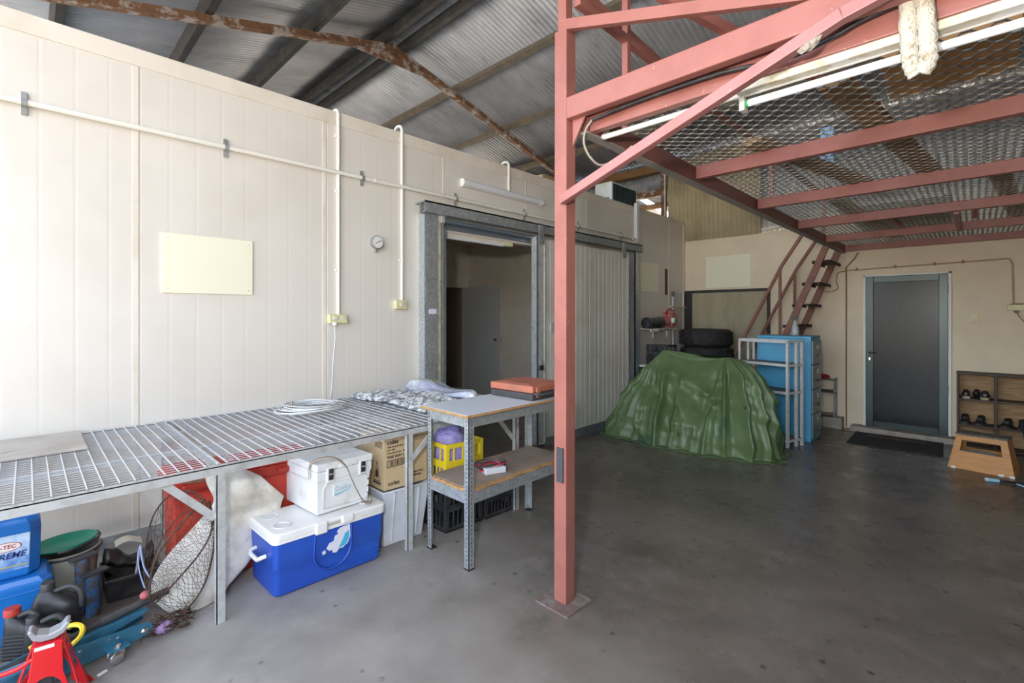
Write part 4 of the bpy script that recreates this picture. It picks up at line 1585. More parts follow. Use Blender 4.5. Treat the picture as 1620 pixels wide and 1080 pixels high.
def at(px, py, y):
    """point of the vertical plane Y = y that lies under a measured point of the photograph"""
    c_, s_ = math.cos(YAW), math.sin(YAW)
    r_, u_ = (px - 810) / 750, (498 - py) / 750
    a, b_ = c_ + r_ * s_, s_ - r_ * c_
    d = y / b_
    return Vector((d * a, y, CZ + d * u_))


# red storage bin
t = thing('storage_bin', 'large red plastic lidded bin standing behind the white canvas', 'bin', flo(.47, 2.875, .001), lean=True)
g = G()
g.loft([[(.05, .02, 0), (.68, .02, 0), (.68, .22, 0), (.05, .22, 0)], [(.025, .010, .50), (.70, .010, .50), (.70, .235, .50), (.025, .235, .50)]])
obj('body', g, REDP, t, bevel=.012)
g = G()
g.box(0, .73, -.01, .245, .50, .56)
obj('rim', g, REDP, t, bevel=.008)
g = G()
g.loft([[(-.005, -.014, .563), (.735, -.014, .563), (.735, .25, .563), (-.005, .25, .563)], [(.02, .01, .605), (.71, .01, .605), (.71, .23, .605), (.02, .23, .605)]])
obj('lid', g, REDP, t, bevel=.008)
obj('front_handle', G().box(.06, .20, -.035, -.008, .515, .545), REDP, t, bevel=.008)
obj('front_handle', G().box(.52, .66, -.035, -.008, .515, .545), REDP, t, bevel=.008)
for x in (.10, .62):
    obj('wheel', G().lathe([(0, 0), (.05, 0), (.055, .01), (.055, .03), (.05, .04), (0, .04)], 20, T(x, -.005, .056, rx=PI / 2)), BLACKP, t, smooth=40)
g = G()
P_ = [(.07, .03), (.14, .02), (.17, .09), (.13, .15), (.06, .13), (.04, .08)]
g = G().prism([(a, b_) for a, b_ in P_], .4, .43)
tag(obj('leather_glove', G().loft([[(.56 + .035 * k + .02 * math.sin(q * .9) + (.030 - .004 * k) * math.cos(q * PI / 6), 2.845 - .012 * math.sin(q * PI / 6), .565 - .012 * k + .028 * math.sin(q * PI / 6) * (1 + .2 * math.sin(q))) for q in range(12)] for k in range(4)]), mat('tan_leather', (.30, .15, .09), .7, c2=(.2, .09, .05), scale=20), smooth=60), 'crumpled tan leather glove on the left rim of the red bin', 'glove')

# canvas slung in front of the bin
rowsL = [(322, 737), (327, 765), (338, 792), (322, 815), (298, 842), (270, 872), (245, 908), (236, 938), (262, 966), (295, 977)]
rowsR = [(372, 735), (412, 752), (449, 784), (440, 812), (424, 842), (408, 868), (388, 895), (362, 925), (345, 955), (325, 975)]
Ys = [2.82, 2.81, 2.81, 2.83, 2.83, 2.80, 2.74, 2.70, 2.68, 2.675]
t = thing('canvas_tarp', 'dirty white canvas bundled over the red bin and hanging to the floor', 'tarp', (.62, 2.72, fz(.62)))
LL = spline([at(p[0], p[1], y) for p, y in zip(rowsL, Ys)], 6)
Rc = [at(p[0], p[1], y) for p, y in zip(rowsR, Ys)]
RRr = [Rc[i // 6].lerp(Rc[min(i // 6 + 1, len(Rc) - 1)], (i % 6) / 6) for i in range(6 * (len(Rc) - 1) + 1)]
rings = []
nR = len(LL)
for i in range(nR):
    a, b_ = LL[i], RRr[i]
    f = i / (nR - 1)
    ring = []
    NN = 44
    for k in range(NN):
        th = 2 * PI * k / NN
        u = .5 - .5 * math.cos(th)
        p = a.lerp(b_, u)
        s_ = math.sin(th)
        th_ = (.030 + .035 * math.sin(PI * min(1, f * 1.15)))
        n1 = noise.noise(Vector((p.x * 7, p.z * 7, 3.1)))
        n2 = noise.noise(Vector((p.x * 19 + p.z * 8, p.z * 6, 7.7)))
        fold = .012 * math.sin((p.x * 16 - p.z * 9) + 2 * n1) if f > .25 else .010 * math.sin(p.x * 40)
        crease = -.018 * math.exp(-((f - (.26 + .10 * (1 - u))) / .03) ** 2) if s_ < 0 or True else 0
        y = p.y - s_ * th_ * (1 if s_ > 0 else .5) - (fold + .018 * n1 + .010 * n2 + crease) * max(0, s_)
        z = max(p.z, fz(p.x) + .004 + (.002 if s_ < 0 else 0))
        ring.append((p.x - t.location.x, y - t.location.y, z - t.location.z))
    rings.append(ring)
obj('canvas', G().loft(rings), CANVAS, t, smooth=80)

# folding net with hoops in front of it
t = thing('crab_net', 'collapsed brown twine crab net with thin hoops before the white canvas', 'net', (.45, 2.6, fz(.45)))


def loc(v, t_=t):
    return tuple(Vector(v) - t_.location)


hA = [at(331, 792, 2.64), at(339, 830, 2.62), at(338, 868, 2.60), at(327, 915, 2.58), at(308, 950, 2.56), at(288, 968, 2.55)]
hB = [at(329, 792, 2.64), at(335, 835, 2.61), at(318, 872, 2.59), at(285, 912, 2.57), at(248, 952, 2.55)]
hC = [at(326, 792, 2.66), at(300, 776, 2.78), at(266, 786, 2.86), at(243, 815, 2.88), at(231, 858, 2.86), at(228, 900, 2.75), at(232, 940, 2.62)]
hD = [at(322, 790, 2.66), at(290, 825, 2.64), at(255, 868, 2.62), at(240, 905, 2.60), at(236, 946, 2.56)]
hE = [at(324, 788, 2.66), at(280, 820, 2.70), at(250, 865, 2.70), at(238, 910, 2.65)]
for nm, h_, r_ in (('hoop', hA, .0042), ('hoop', hB, .0042), ('hoop', hC, .0036), ('hoop', hD, .0045), ('hoop', hE, .0030)):
    obj(nm, G().tube([loc(p) for p in spline(h_, 6)], r_, 6), NET, t, smooth=60)
g = G()


def lat(ha, hb, nu, nv, r_, jit, seed, g):
    rr_ = random.Random(seed)
    A_, B_ = spline(ha, 12), spline(hb, 12)

    def S(u, v):
        a = A_[min(len(A_) - 1, int(v * (len(A_) - 1)))]
        b_ = B_[min(len(B_) - 1, int(v * (len(B_) - 1)))]
        p = a.lerp(b_, u)
        return p + Vector((0, -.012 * math.sin(PI * u), -.01 * math.sin(PI * u)))
    pts_ = {}
    for i in range(nu + 1):
        for j in range(nv + 1):
            u = i / nu + (rr_.uniform(-jit, jit) / nu if 0 < i < nu else 0)
            v = (j + (.5 if i % 2 else 0)) / (nv + .5)
            v += rr_.uniform(-jit, jit) / nv
            pts_[i, j] = S(u, max(0, min(1, v)))
    for i in range(nu):
        for j in range(nv + 1):
            for dj in ((0, 1) if i % 2 else (0, -1)):
                if (i + 1, j + dj) in pts_:
                    p, q = pts_[i, j], pts_[i + 1, j + dj]
                    m_ = (p + q) / 2 + Vector((rr_.uniform(-.003, .003), rr_.uniform(-.002, .002), -.003))
                    g.tube([loc(p), loc(m_), loc(q)], r_, 3, caps=False)


lat(hA, hB, 7, 26, .0011, .35, 1, g)
obj('netting', g, NET, t)
g = G()
lat(hB, hD, 14, 34, .0009, .25, 2, g)
obj('netting', g, NET, t)
g = G()
lat(hD, hC, 7, 16, .0010, .45, 3, g)
obj('netting', g, NET, t)
rr = random.Random(11)
g = G()
c_ = at(262, 968, 2.56)
c_.z = fz(c_.x) + .03
for k in range(26):
    pts = []
    o_ = Vector((rr.uniform(-.07, .10), rr.uniform(-.03, .03), rr.uniform(-.012, .03)))
    for q in range(6):
        p = c_ + o_ + Vector((rr.uniform(-.04, .04), rr.uniform(-.03, .02), rr.uniform(-.022, .03)))
        p.z = max(p.z, fz(p.x) + .003)
        pts.append(loc(p))
    g.tube(spline(pts, 4), .0022, 4, caps=False)
obj('tangled_twine', g, NET, t)
g = G()
g.grid(lambda u, v: loc(c_ + Vector((-.005 + .038 * math.cos(2 * PI * u) * math.sin(PI * v), -.005 + .03 * math.sin(2 * PI * u) * math.sin(PI * v), .002 - .028 * math.cos(PI * v)))), 20, 12)
obj('bait_bag', g, mat('lilac_bait_bag', (.34, .22, .44), .6, c2=(.08, .05, .08), scale=40), t, smooth=80)
f_ = at(229, 941, 2.585)
obj('float', G().grid(lambda u, v: loc(f_ + Vector((.019 * math.cos(2 * PI * u) * math.sin(PI * v), .019 * math.sin(2 * PI * u) * math.sin(PI * v), .017 * math.cos(PI * v)))), 16, 10), mat('pink_float', (.45, .12, .13), .5), t, smooth=80)
g = G()
g.tube([loc(p) for p in spline([at(222, 862, 2.80), at(226, 890, 2.75), at(232, 905, 2.68), at(244, 922, 2.60)], 5)], .0035, 5)
g.tube([loc(p) for p in spline([at(222, 862, 2.80), at(218, 880, 2.78), at(221, 905, 2.74), at(229, 930, 2.64)], 5)], .003, 5)
obj('blue_cord', g, mat('pale_blue_cord', (.28, .36, .55), .6), t, smooth=60)

# black tool tote on the floor
t = thing('tool_tote', 'black plastic tote with a dark bag and papers behind the crab net', 'tote', flo(.258, 2.985, .001), .0, lean=True)
g = tapered(G(), 0, .22, 0, .26, 0, .115, .014)
obj('tote_body', g, BLACKP, t, bevel=.006)
obj('tote_rim', G().beam((-.003, -.003, .108), (.223, -.003, .108), .012, .016), BLACKP, t, bevel=.003)
g = G()
g.grid(lambda u, v: (.01 + .20 * u, .14 + .14 * v, .09 + .11 * math.sin(PI * min(1, .15 + v)) * (.7 + .3 * math.sin(u * 6 + 1)) + .02 * noise.noise(Vector((u * 5, v * 5, 0)))), 24, 12)
obj('dark_bag', g, BLACKP, t, smooth=80, solid=.01)
obj('tote_handle', G().tube([(.12, .02, .10), (.15, .12, .20)], .006, 6), GREYP, t)
g = G()
g.grid(lambda u, v: (.06 + .11 * u, .17 + .06 * v, .205 + .015 * math.sin(u * 4) + .01 * v), 8, 4)
tag(obj('paper_scrap', g, mat('old_paper', (.55, .52, .42), .8), solid=.001), 'crumpled pale paper on the black tool tote', 'paper')
bpy.data.objects['paper_scrap'].location = t.location

# bucket with green pan
t = thing('plastic_bucket', 'murky translucent bucket under the green dish beside the blue canisters', 'bucket', flo(.125, 3.20, .001), lean=True)
prof = [(0, 0), (.108, 0), (.114, .01), (.128, .235), (.134, .236), (.134, .248), (.124, .249), (.110, .012), (0, .012)]
obj('bucket_wall', G().lathe(prof, 32), BUCKET, t, smooth=40)
obj('bucket_rim', G().tube([(.136 * math.cos(a), .136 * math.sin(a), .240) for a in [2 * PI * k / 32 for k in range(32)]], .006, 6, closed=True), BLACKP, t, smooth=60)
t = thing('green_dish', 'round green plastic dish with black rim on the bucket', 'dish', flo(.125, 3.20, .256), 0)
t.rotation_euler = (R(-3), R(-3), 0)
t.scale = (.86, .86, .9)
obj('dish', G().lathe([(0, .008), (.10, .008), (.146, .030), (.150, .030), (.150, .024), (.104, 0), (0, 0)], 36), GREENP, t, smooth=50)
obj('dish_handle', G().tube([(.158 * math.cos(a), .158 * math.sin(a), .018) for a in [R(-100) + R(120) * k / 16 for k in range(17)]], .008, 6), BLACKP, t, smooth=60)

# two steel stands with flat heads
for k, (x, y, h, lb) in enumerate(((.180, 2.985, .270, 'taller scuffed blue steel prop with flat head beside the bucket'), (.215, 2.935, .205, 'shorter scuffed blue steel prop with flat head in front of the tool tote'))):
    t = thing('steel_prop', lb, 'prop', flo(x, y, .001), R(20))
    obj('prop_tube', G().lathe([(0, 0), (.026, 0), (.026, h - .012), (0, h - .012)], 20), CYLB, t, smooth=40)
    obj('prop_head', G().box(-.045, .055, -.022, .022, h - .012, h - .002), DARKG, t, bevel=.003)


# blue oil canisters
def canister(name, label, loc_, L2, W2, H, ch, body_h, m, rz=0.0):
    t = thing(name, label, 'canister', loc_, rz, lean=True)
    base = [(0, 0), (L2 - ch, 0), (L2, ch), (L2, W2 - ch), (L2 - ch, W2), (0, W2)]

    def ring(z, s_):
        cx_, cy_ = L2 / 2, W2 / 2
        return [(cx_ + (x - cx_) * s_, cy_ + (y - cy_) * s_, z) for x, y in base]
    g_ = G()
    g_.loft([ring(0, .96), ring(.012, 1.0), ring(body_h, 1.0), ring(body_h + .012, .985), ring(H - .02, .96), ring(H, .88)])
    b_ = obj('body', g_, m, t, bevel=.004)
    return t, b_


t, b_ = canister('oil_canister', 'blue canister with an oil label standing on top of the other blue box', flo(-.245, 2.945, .262), .285, .17, .245, .035, .195, OILBLUE)
obj('pouring_lip', G().prism([(.04, .19), (.16, .19), (.12, .245), (.07, .245)], .04, .13, XZ), OILBLUE, t, bevel=.006)
obj('top_handle', G().tube(spline([(.13, .08, .243), (.16, .08, .262), (.22, .08, .262), (.25, .08, .243)], 5), .008, 8), OILBLUE, t, smooth=60)
lab = obj('front_label', G().box(.005, .249, -.0015, .002, .035, .185), LABELB, t)
obj('side_label', G().box(0, .001, 0, .0485, .035, .185, T(.2502, -.0012, 0, rz=PI / 4)), mat('dull_label_print', (.34, .40, .52), .5, c2=(.62, .62, .62), scale=60), t)
g = G()
g.lathe([(0, 0), (.048, 0), (.048, .001), (0, .001)], 32, T(.178, -.0015, .138, rx=PI / 2), squash=.42)
obj('logo_oval', g, mat('label_dark_red', (.45, .02, .03), .4), lab)
g = G()
g.lathe([(0, 0), (.044, 0), (.044, .0012), (0, .0012)], 32, T(.178, -.002, .138, rx=PI / 2), squash=.40)
obj('logo_white', g, WHITE, lab)
FT = Matrix.Rotation(PI / 2, 4, 'X')
text('logo_text', 'HI-TEC', .022, mat('label_dark_red', (0, 0, 0)), lab, Matrix.Translation((.140, -.0036, .132)) @ FT, .0003, bold=.0006, shear=.1)
text('label_text', 'XTREME', .034, mat('label_navy', (.015, .04, .20), .4), lab, Matrix.Translation((.112, -.0022, .088)) @ FT, .0003, bold=.001, shear=.25)
text('label_text', '4', .03, mat('label_white', (.85, .88, .92), .4), lab, Matrix.Translation((.118, -.0022, .062)) @ FT, .0003, bold=.001, shear=.2)
obj('label_band', G().box(.10, .245, -.0024, 0, .050, .055), mat('label_gold', (.55, .42, .12), .4), lab)
t, b_ = canister('blue_box_canister', 'plain blue canister on the floor carrying the labelled oil canister', flo(-.27, 2.90, .001), .345, .235, .258, .03, .225, OILBLUE)
obj('moulded_seam', G().box(.02, .316, -.004, .004, .20, .206), OILBLUE, t, bevel=.002)
obj('brass_bung', G().lathe([(0, 0), (.012, 0), (.012, .006), (0, .006)], 14, T(.325, .0, .225, rx=PI / 2)), mat('brass', (.4, .28, .1), .4, 1), t)


# engine oil bottles
OILB = mat('black_oil_bottle', (.022, .022, .025), .42, c2=(.045, .043, .042), scale=9)
def bottle(name, label, loc_, rz, w_, d_, h, capm, capr=.026, handle=True):
    t = thing(name, label, 'bottle', loc_, rz, lean=True)
    rings = []
    for z, sx, sy, ox_ in ((0, .94, .92, 0), (.006, 1, 1, 0), (h * .62, 1, 1, 0), (h * .75, .92, .95, -.004), (h * .86, .62, .75, -.02), (h * .93, .34, .5, -.035), (h * .95, .30, .46, -.035)):
        ring = []
        for k in range(20):
            a = 2 * PI * k / 20
            ca, sa = math.cos(a), math.sin(a)
            p = 3.2
            q = (abs(ca) ** p + abs(sa) ** p) ** (-1 / p)
            ring.append((ox_ + ca * q * w_ / 2 * sx, sa * q * d_ / 2 * sy, z))
        rings.append(ring)
    obj('body', G().loft(rings), OILB, t, smooth=40)
    g_ = G()
    nn = 24
    g_.lathe([(0, h * .95), (capr, h * .95), (capr, h * 1.07), (capr * .9, h * 1.09), (0, h * 1.09)], nn, T(-.035, 0, 0))
    obj('cap', g_, capm, t, smooth=40)
    if handle:
        obj('handle', G().tube(spline([(-.01, 0, h * .92), (w_ * .28, 0, h * .98), (w_ * .50, 0, h * .85), (w_ * .52, 0, h * .6)], 6), .011, 8), DARKG, t, smooth=60)
    return t


bt = bottle('oil_bottle', 'dark oil bottle with a red cap by the blue canisters', flo(-.018, 2.745, .001), R(-35), .105, .07, .195, REDP)
for k in range(7):
    obj('grip_rib', G().box(-.045, .045, -.037, -.033, .03 + k * .014, .036 + k * .014), DARKG, bt, bevel=.001)
bt = bottle('oil_bottle', 'large dark oil bottle with looped handle and striped label', flo(.085, 2.80, .001), R(-28), .165, .095, .235, DARKG, .024)
lb = obj('label', G().box(-.03, .082, -.0515, -.045, .03, .13), mat('black_label', (.02, .02, .022), .3), bt)
for k in range(4):
    obj('label_stripe', G().box(.0, .076, -.0525, -.051, .052 + k * .018, .057 + k * .018), WHITE, lb)
for k in range(3):
    obj('label_leaf', G().box(-.01 + k * .022, .008 + k * .022, -.0525, -.051, .118, .127), mat('leaf_green', (.06, .5, .04), .5), lb)
bt = bottle('oil_bottle', 'small dark oil bottle with loop handle just behind the red jack stand', flo(.045, 2.685, .001), R(-12), .115, .075, .17, DARKG, .02)
obj('green_tab', G().box(-.02, .02, -.040, -.035, .02, .045), mat('leaf_green', (0, 0, 0)), bt)
t = thing('filter_cup', 'dusty grey round cap lying behind the red jack stand at the frame edge', 'cap', flo(-.085, 2.62, .001), lean=True)
obj('cup', G().lathe([(0, 0), (.055, 0), (.058, .03), (.062, .035), (.062, .05), (.05, .055), (0, .05)], 26), mat('dusty_grey', (.20, .19, .17), .8, c2=(.12, .11, .1), scale=20), t, smooth=40)

# trolley jack
t = thing('trolley_jack', 'blue trolley jack with caster lying beside the red jack stand', 'jack', flo(-.23, 2.404, .001), R(12), lean=True)
prof = [(0, .035), (.02, .022), (.30, .018), (.40, .030), (.54, .028), (.60, .035), (.625, .06), (.61, .085), (.56, .095), (.42, .105), (.30, .12), (.16, .10), (.02, .06)]
for y in (0, .10):
    g = G().prism(prof, y, y + .005, XZ)
    obj('side_plate', g, JACKB, t, bevel=.0015)
obj('lift_arm', G().prism([(.30, .07), (.42, .07), (.60, .11), (.62, .125), (.60, .13), (.40, .12), (.30, .10)], .032, .075, XZ), JACKB, t, bevel=.003)
obj('pump_body', G().lathe([(0, 0), (.028, 0), (.03, .02), (.03, .12), (.02, .14), (0, .14)], 16, T(.12, .053, .09, ry=PI / 2)), mat('pale_jack_blue', (.10, .30, .50), .35), t, smooth=40)
obj('deck_plate', G().box(.0, .20, .006, .10, .040, .046), JACKB, t)
for x in (.36, .47):
    obj('spacer_bolt', G().tube([(x, -.004, .085), (x, .109, .085)], .006, 8), CHROME, t, smooth=40)
obj('axle_bolt', G().lathe([(0, 0), (.014, 0), (.014, .007), (.006, .011), (0, .011)], 6, T(.59, 0, .06, rx=PI / 2)), CHROME, t)
for x, z in ((.10, .05), (.26, .09), (.38, .088), (.50, .075)):
    obj('rivet', G().lathe([(0, 0), (.006, 0), (.004, .003), (0, .004)], 8, T(x, 0, z, rx=PI / 2)), CHROME, t)
obj('handle_socket', G().tube([(.02, .05, .10), (.66, .06, .155)], .011, 8), BLACKP, t, smooth=60)
obj('handle_grip', G().tube([(.46, .057, .138), (.70, .062, .158)], .016, 10), DARKG, t, smooth=60)
g = G()
g.tube(spline([(.26, .105, .125), (.36, .10, .155), (.395, .055, .16), (.38, .005, .145), (.31, -.014, .11)], 5), .009, 6)
obj('yellow_lever', g, YELLOW, t, smooth=50)
obj('lever_end', G().lathe([(0, -.005), (.019, -.005), (.019, .005), (0, .005)], 16, T(.305, -.016, .103, rx=PI / 2)), YELLOW, t, smooth=40)
ca = obj('caster_plate', G().box(.455, .525, -.055, .004, .052, .058), JACKB, t, bevel=.002)
obj('caster_bolt', G().lathe([(0, 0), (.014, 0), (.012, .010), (0, .012)], 8, T(.49, -.03, .058)), CHROME, ca)
obj('caster_fork', G().box(.472, .508, -.05, -.010, .030, .052), GREYP, ca, bevel=.003)
for y in (-.052, -.018):
    obj('caster_wheel', G().lathe([(0, 0), (.018, 0), (.024, .004), (.024, .012), (.018, .016), (0, .016)], 20, T(.48, y + .01, .0245, rx=PI / 2)), CHROME, ca, smooth=40)

# jack stand
t = thing('jack_stand', 'red jack stand with grey saddle at the front left', 'jack stand', flo(.047, 2.315, .001), R(-6), lean=True)
t.scale = (1.18, 1.18, 1.18)


def side_sheet():
    o_ = [(-.105, 0), (-.078, 0)] + [(-.045 * math.cos(a) * 1.1, .03 + .115 * math.sin(a) ** .8) for a in [PI * k / 14 for k in range(15)]] + [(.078, 0), (.105, 0), (.050, .105), (.036, .150), (.031, .225), (-.031, .225), (-.036, .150), (-.050, .105)]
    return o_


for k in range(4):
    M_ = Matrix.Rotation(k * PI / 2, 4, 'Z') @ Matrix.Translation((0, -.095, 0)) @ Matrix.Rotation(R(-15.5), 4, 'X') @ XZ
    obj('leg_sheet', G().prism(side_sheet(), 0, .004, M_), REDG, t, bevel=.0015)
obj('collar', G().loft([[(-.034, -.034, .17), (.034, -.034, .17), (.034, .034, .17), (-.034, .034, .17)], [(-.032, -.032, .222), (.032, -.032, .222), (.032, .032, .222), (-.032, .032, .222)]]), REDG, t, bevel=.003)
obj('ratchet_bar', G().box(-.012, .012, -.014, .014, .03, .235), DARKG, t, bevel=.002)
sad = [(-.046, .262), (-.037, .266), (-.025, .250), (0, .243), (.025, .250), (.037, .266), (.046, .262), (.034, .236), (.014, .226), (-.014, .226), (-.034, .236)]
obj('saddle', G().prism(sad, -.022, .022, XZ), mat('cast_grey', (.42, .43, .45), .45, .4), t, bevel=.003)
obj('white_tag', G().box(-.028, .014, -.0365, -.034, .205, .220), WHITE, t)
obj('release_lever', G().tube(spline([(-.03, -.03, .19), (-.06, -.02, .17), (-.12, .02, .14), (-.14, .03, .10)], 5), .007, 8), REDG, t, smooth=60)
obj('pivot_boss', G().lathe([(0, 0), (.012, 0), (.010, .01), (0, .012)], 14, T(.036, -.012, .185, ry=PI / 2)), REDG, t, smooth=40)
t = thing('white_clip', 'small white plastic piece lying on the concrete near the jack', 'litter', flo(.205, 2.425, .001), R(25))
obj('clip', G().box(-.016, .016, -.006, .006, 0, .008), WHITE, t, bevel=.002)

# ================================================================== GREEN TARP OVER MACHINE
t = thing('green_tarp', 'large green tarp draped in folds over a low machine', 'tarp', (5.75, 2.5, fz(5.75)))
base = [(5.30, 3.47), (5.22, 3.10), (5.20, 2.75), (5.18, 2.40), (5.24, 2.05), (5.34, 1.75), (5.50, 1.53), (5.75, 1.56), (5.95, 1.60), (6.10, 1.85), (6.15, 2.2), (6.30, 2.8), (6.25, 3.15), (6.0, 3.4), (5.65, 3.52)]
Bs = [v for v in spline([(x, y, 0) for x, y in base], 24, closed=True)]
PLv, PRv = Vector((5.72, 2.86, .935)), Vector((5.74, 2.10, .885))
NB = len(Bs)
NT = 56
rr = random.Random(21)
foldd = []
for i in range(NB):
    q = i / NB * 2 * PI
    n_ = noise.noise(Vector((math.cos(q) * 5.2, math.sin(q) * 5.2, .3)))
    n2 = noise.noise(Vector((math.cos(q) * 13, math.sin(q) * 13, 4.3)))
    foldd.append((1 - abs(n_) * 3.2) * .55 + (1 - abs(n2) * 3) * .10)
for c0, wd_, am in ((6, 2.5, 1.2), (30, 2.0, .9), (52, 3.0, 1.5), (64, 1.8, .8), (90, 2.6, 1.2), (104, 2.0, .8), (122, 3.0, 1.5), (136, 2.2, 1.0), (152, 3, 1.2), (168, 2.4, 1.1), (341, 2.5, 1.2), (352, 2, .8)):
    for i in range(NB):
        dd = min(abs(i - c0), NB - abs(i - c0)) / wd_
        foldd[i] += am * math.exp(-abs(dd) ** 1.3)
tops = []
for i, b_ in enumerate(Bs):
    s_ = max(0.0, min(1.0, (2.86 - b_.y) / .76))
    s_ = s_ * s_ * (3 - 2 * s_)
    tp_ = PLv.lerp(PRv, s_)
    tp_.z -= .075 * math.sin(PI * s_) - .006
    tops.append(tp_)
vs = []
for j in range(NT + 1):
    tt = j / NT
    for i, b_ in enumerate(Bs):
        tp_ = tops[i]
        zf = fz(b_.x) + .004
        right = max(0, min(1, (2.15 - b_.y) / .5))
        pz = 1.12 + .85 * right
        tq = min(1, tt / .93)
        xy = Vector((tp_.x, tp_.y)).lerp(Vector((b_.x, b_.y)), tq ** (.98 - .30 * right))
        z = tp_.z + (zf - tp_.z) * tq ** pz
        out = (Vector((b_.x, b_.y)) - Vector((tp_.x, tp_.y)))
        out = out.normalized() if out.length > 1e-5 else Vector((0, 1))
        n3 = noise.noise(Vector((xy.x * 3.1, xy.y * 3.1, z * 3.5)))
        n4 = noise.noise(Vector((xy.x * 9, xy.y * 9, z * 8 + 5)))
        n5 = 1 - 2.4 * abs(noise.noise(Vector((xy.x * 2.2 + z * 1.5, xy.y * 2.6 - z * 2.5, 9 + z))))
        n6 = 1 - 2.6 * abs(noise.noise(Vector((xy.x * 4 + xy.y * 3.5 + z * 1.2, xy.y * 3 - z * 6.5, 2.2))))
        n7 = 1 - 2.6 * abs(noise.noise(Vector((xy.y * 7.5 + z * 5.2, xy.y * 4 - z * 9, 6.1))))
        amp = .075 * foldd[i] * math.sin(PI * min(1, tq * .80)) + .05 * n3 * tq + .012 * n4 + (.050 * n5 + .018 * n6 + .008 * n7) * math.sin(PI * min(1, tq * .9)) ** .7
        if tt > .93:
            e = (tt - .93) / .07
            amp = amp * (1 - e * .1) + .075 * e
            z = zf + .012 * (1 + math.sin(i * .35)) * (1 - e) + .004
        # crumpled gather low down on the front
        z += .020 * noise.noise(Vector((xy.y * 7, z * 11, xy.x * 2))) * (tq if tq < .97 else 0)
        p = xy + out * amp * (.2 + .8 * min(1, tq * 3))
        z = max(z, fz(p.x) + .003)
        vs.append((p.x - t.location.x, p.y - t.location.y, z - t.location.z))
fs = []
for j in range(NT):
    for i in range(NB):
        k = (i + 1) % NB
        fs.append((j * NB + i, (j + 1) * NB + i, (j + 1) * NB + k, j * NB + k))
fs.append(tuple(range(NB)))
obj('tarp_cloth', G().add(vs, fs), TARPG, t, smooth=180, solid=.002)
g = G()
for i, q in ((16, .78), (70, .80), (120, .62)):
    p = vs[int(NT * q) * NB + i]
    obj('eyelet', G().tube([(p[0] - .012, p[1] + .012 * math.cos(a), p[2] + .012 * math.sin(a)) for a in [2 * PI * k / 10 for k in range(10)]], .003, 5, closed=True), BLACKP, t)

# ================================================================== SHELVING RACK, CABINET
RACKM = mat('white_rack_metal', (.74, .76, .77), .4, .15, c2=(.60, .62, .63), scale=20)
t = thing('shelving_rack', 'white metal shelving rack with three dark shelves in front of the blue cabinet', 'shelves', flo(6.27, 1.577, .0), R(73))
Wd, Dp, Hh = .655, .32, 1.27
for x in (0, Wd - .03):
    for y in (0, -Dp * .55, -Dp + .03):
        g = G()
        g.box(x, x + .03, y - .004, y, 0 - .012 * (y < -.1), Hh - (0 if y == 0 else .03))
        g.box(x if x == 0 else x + .026, x + .004 if x == 0 else x + .03, y - .03, y, 0 - .012 * (y < -.1), Hh - (0 if y == 0 else .03))
        obj('post', g, RACKM, t)
obj('top_frame', G().box(0, Wd, -.004, 0, Hh - .035, Hh), RACKM, t)
obj('top_frame', G().box(0, Wd, -Dp, -Dp + .004, Hh - .035, Hh - .01), RACKM, t)
for x in (0, Wd - .004):
    obj('side_frame', G().box(x, x + .004, -Dp, 0, Hh - .03, Hh), RACKM, t)
for z in (.985, .655, .09):
    s_ = obj('shelf', G().box(.004, Wd - .004, -Dp + .004, -.006, z - .002, z), mat('dark_shelf_plate', (.13, .12, .11), .6, c2=(.2, .18, .16), scale=9), t)
    obj('shelf_lip', G().box(.004, Wd - .004, -.006, -.002, z - .03, z + .002), RACKM, s_)
    obj('shelf_lip', G().box(.004, .008, -Dp + .004, -.006, z - .03, z + .002), RACKM, s_)

t = thing('filing_cabinet', 'tall blue four-drawer filing cabinet with grey drawer fronts by the stair', 'cabinet', flo(6.815, 1.462, 0))
H = 1.318
obj('cabinet_body', G().box(0, .47, 0, .62, 0, H - .03), BLUEK, t, bevel=.004)
obj('cabinet_top', G().box(-.004, .474, -.004, .624, H - .03, H), BLUEK, t, bevel=.004)
obj('side_rim', G().box(-.004, 0, 0, .055, .01, H - .03), BLUEK, t)
dh = (H - .09) / 4
for k in range(4):
    z0_ = .04 + k * dh
    d_ = obj('drawer', G().box(.02, .45, -.020, 0, z0_ + .006, z0_ + dh - .006), CABG, t, bevel=.003)
    obj('drawer_handle', G().tube([(.17, -.022, z0_ + dh * .36), (.19, -.045, z0_ + dh * .33), (.29, -.045, z0_ + dh * .33), (.31, -.022, z0_ + dh * .36)], .009, 8), CHROME, d_, smooth=60)
    obj('label_holder', G().box(.19, .29, -.024, -.020, z0_ + dh * .62, z0_ + dh * .80), CHROME, d_, bevel=.002)
    obj('drawer_lock', G().lathe([(0, 0), (.010, 0), (.010, .006), (0, .006)], 10, T(.40, -.020, z0_ + dh * .55, rx=PI / 2)), CHROME, d_)
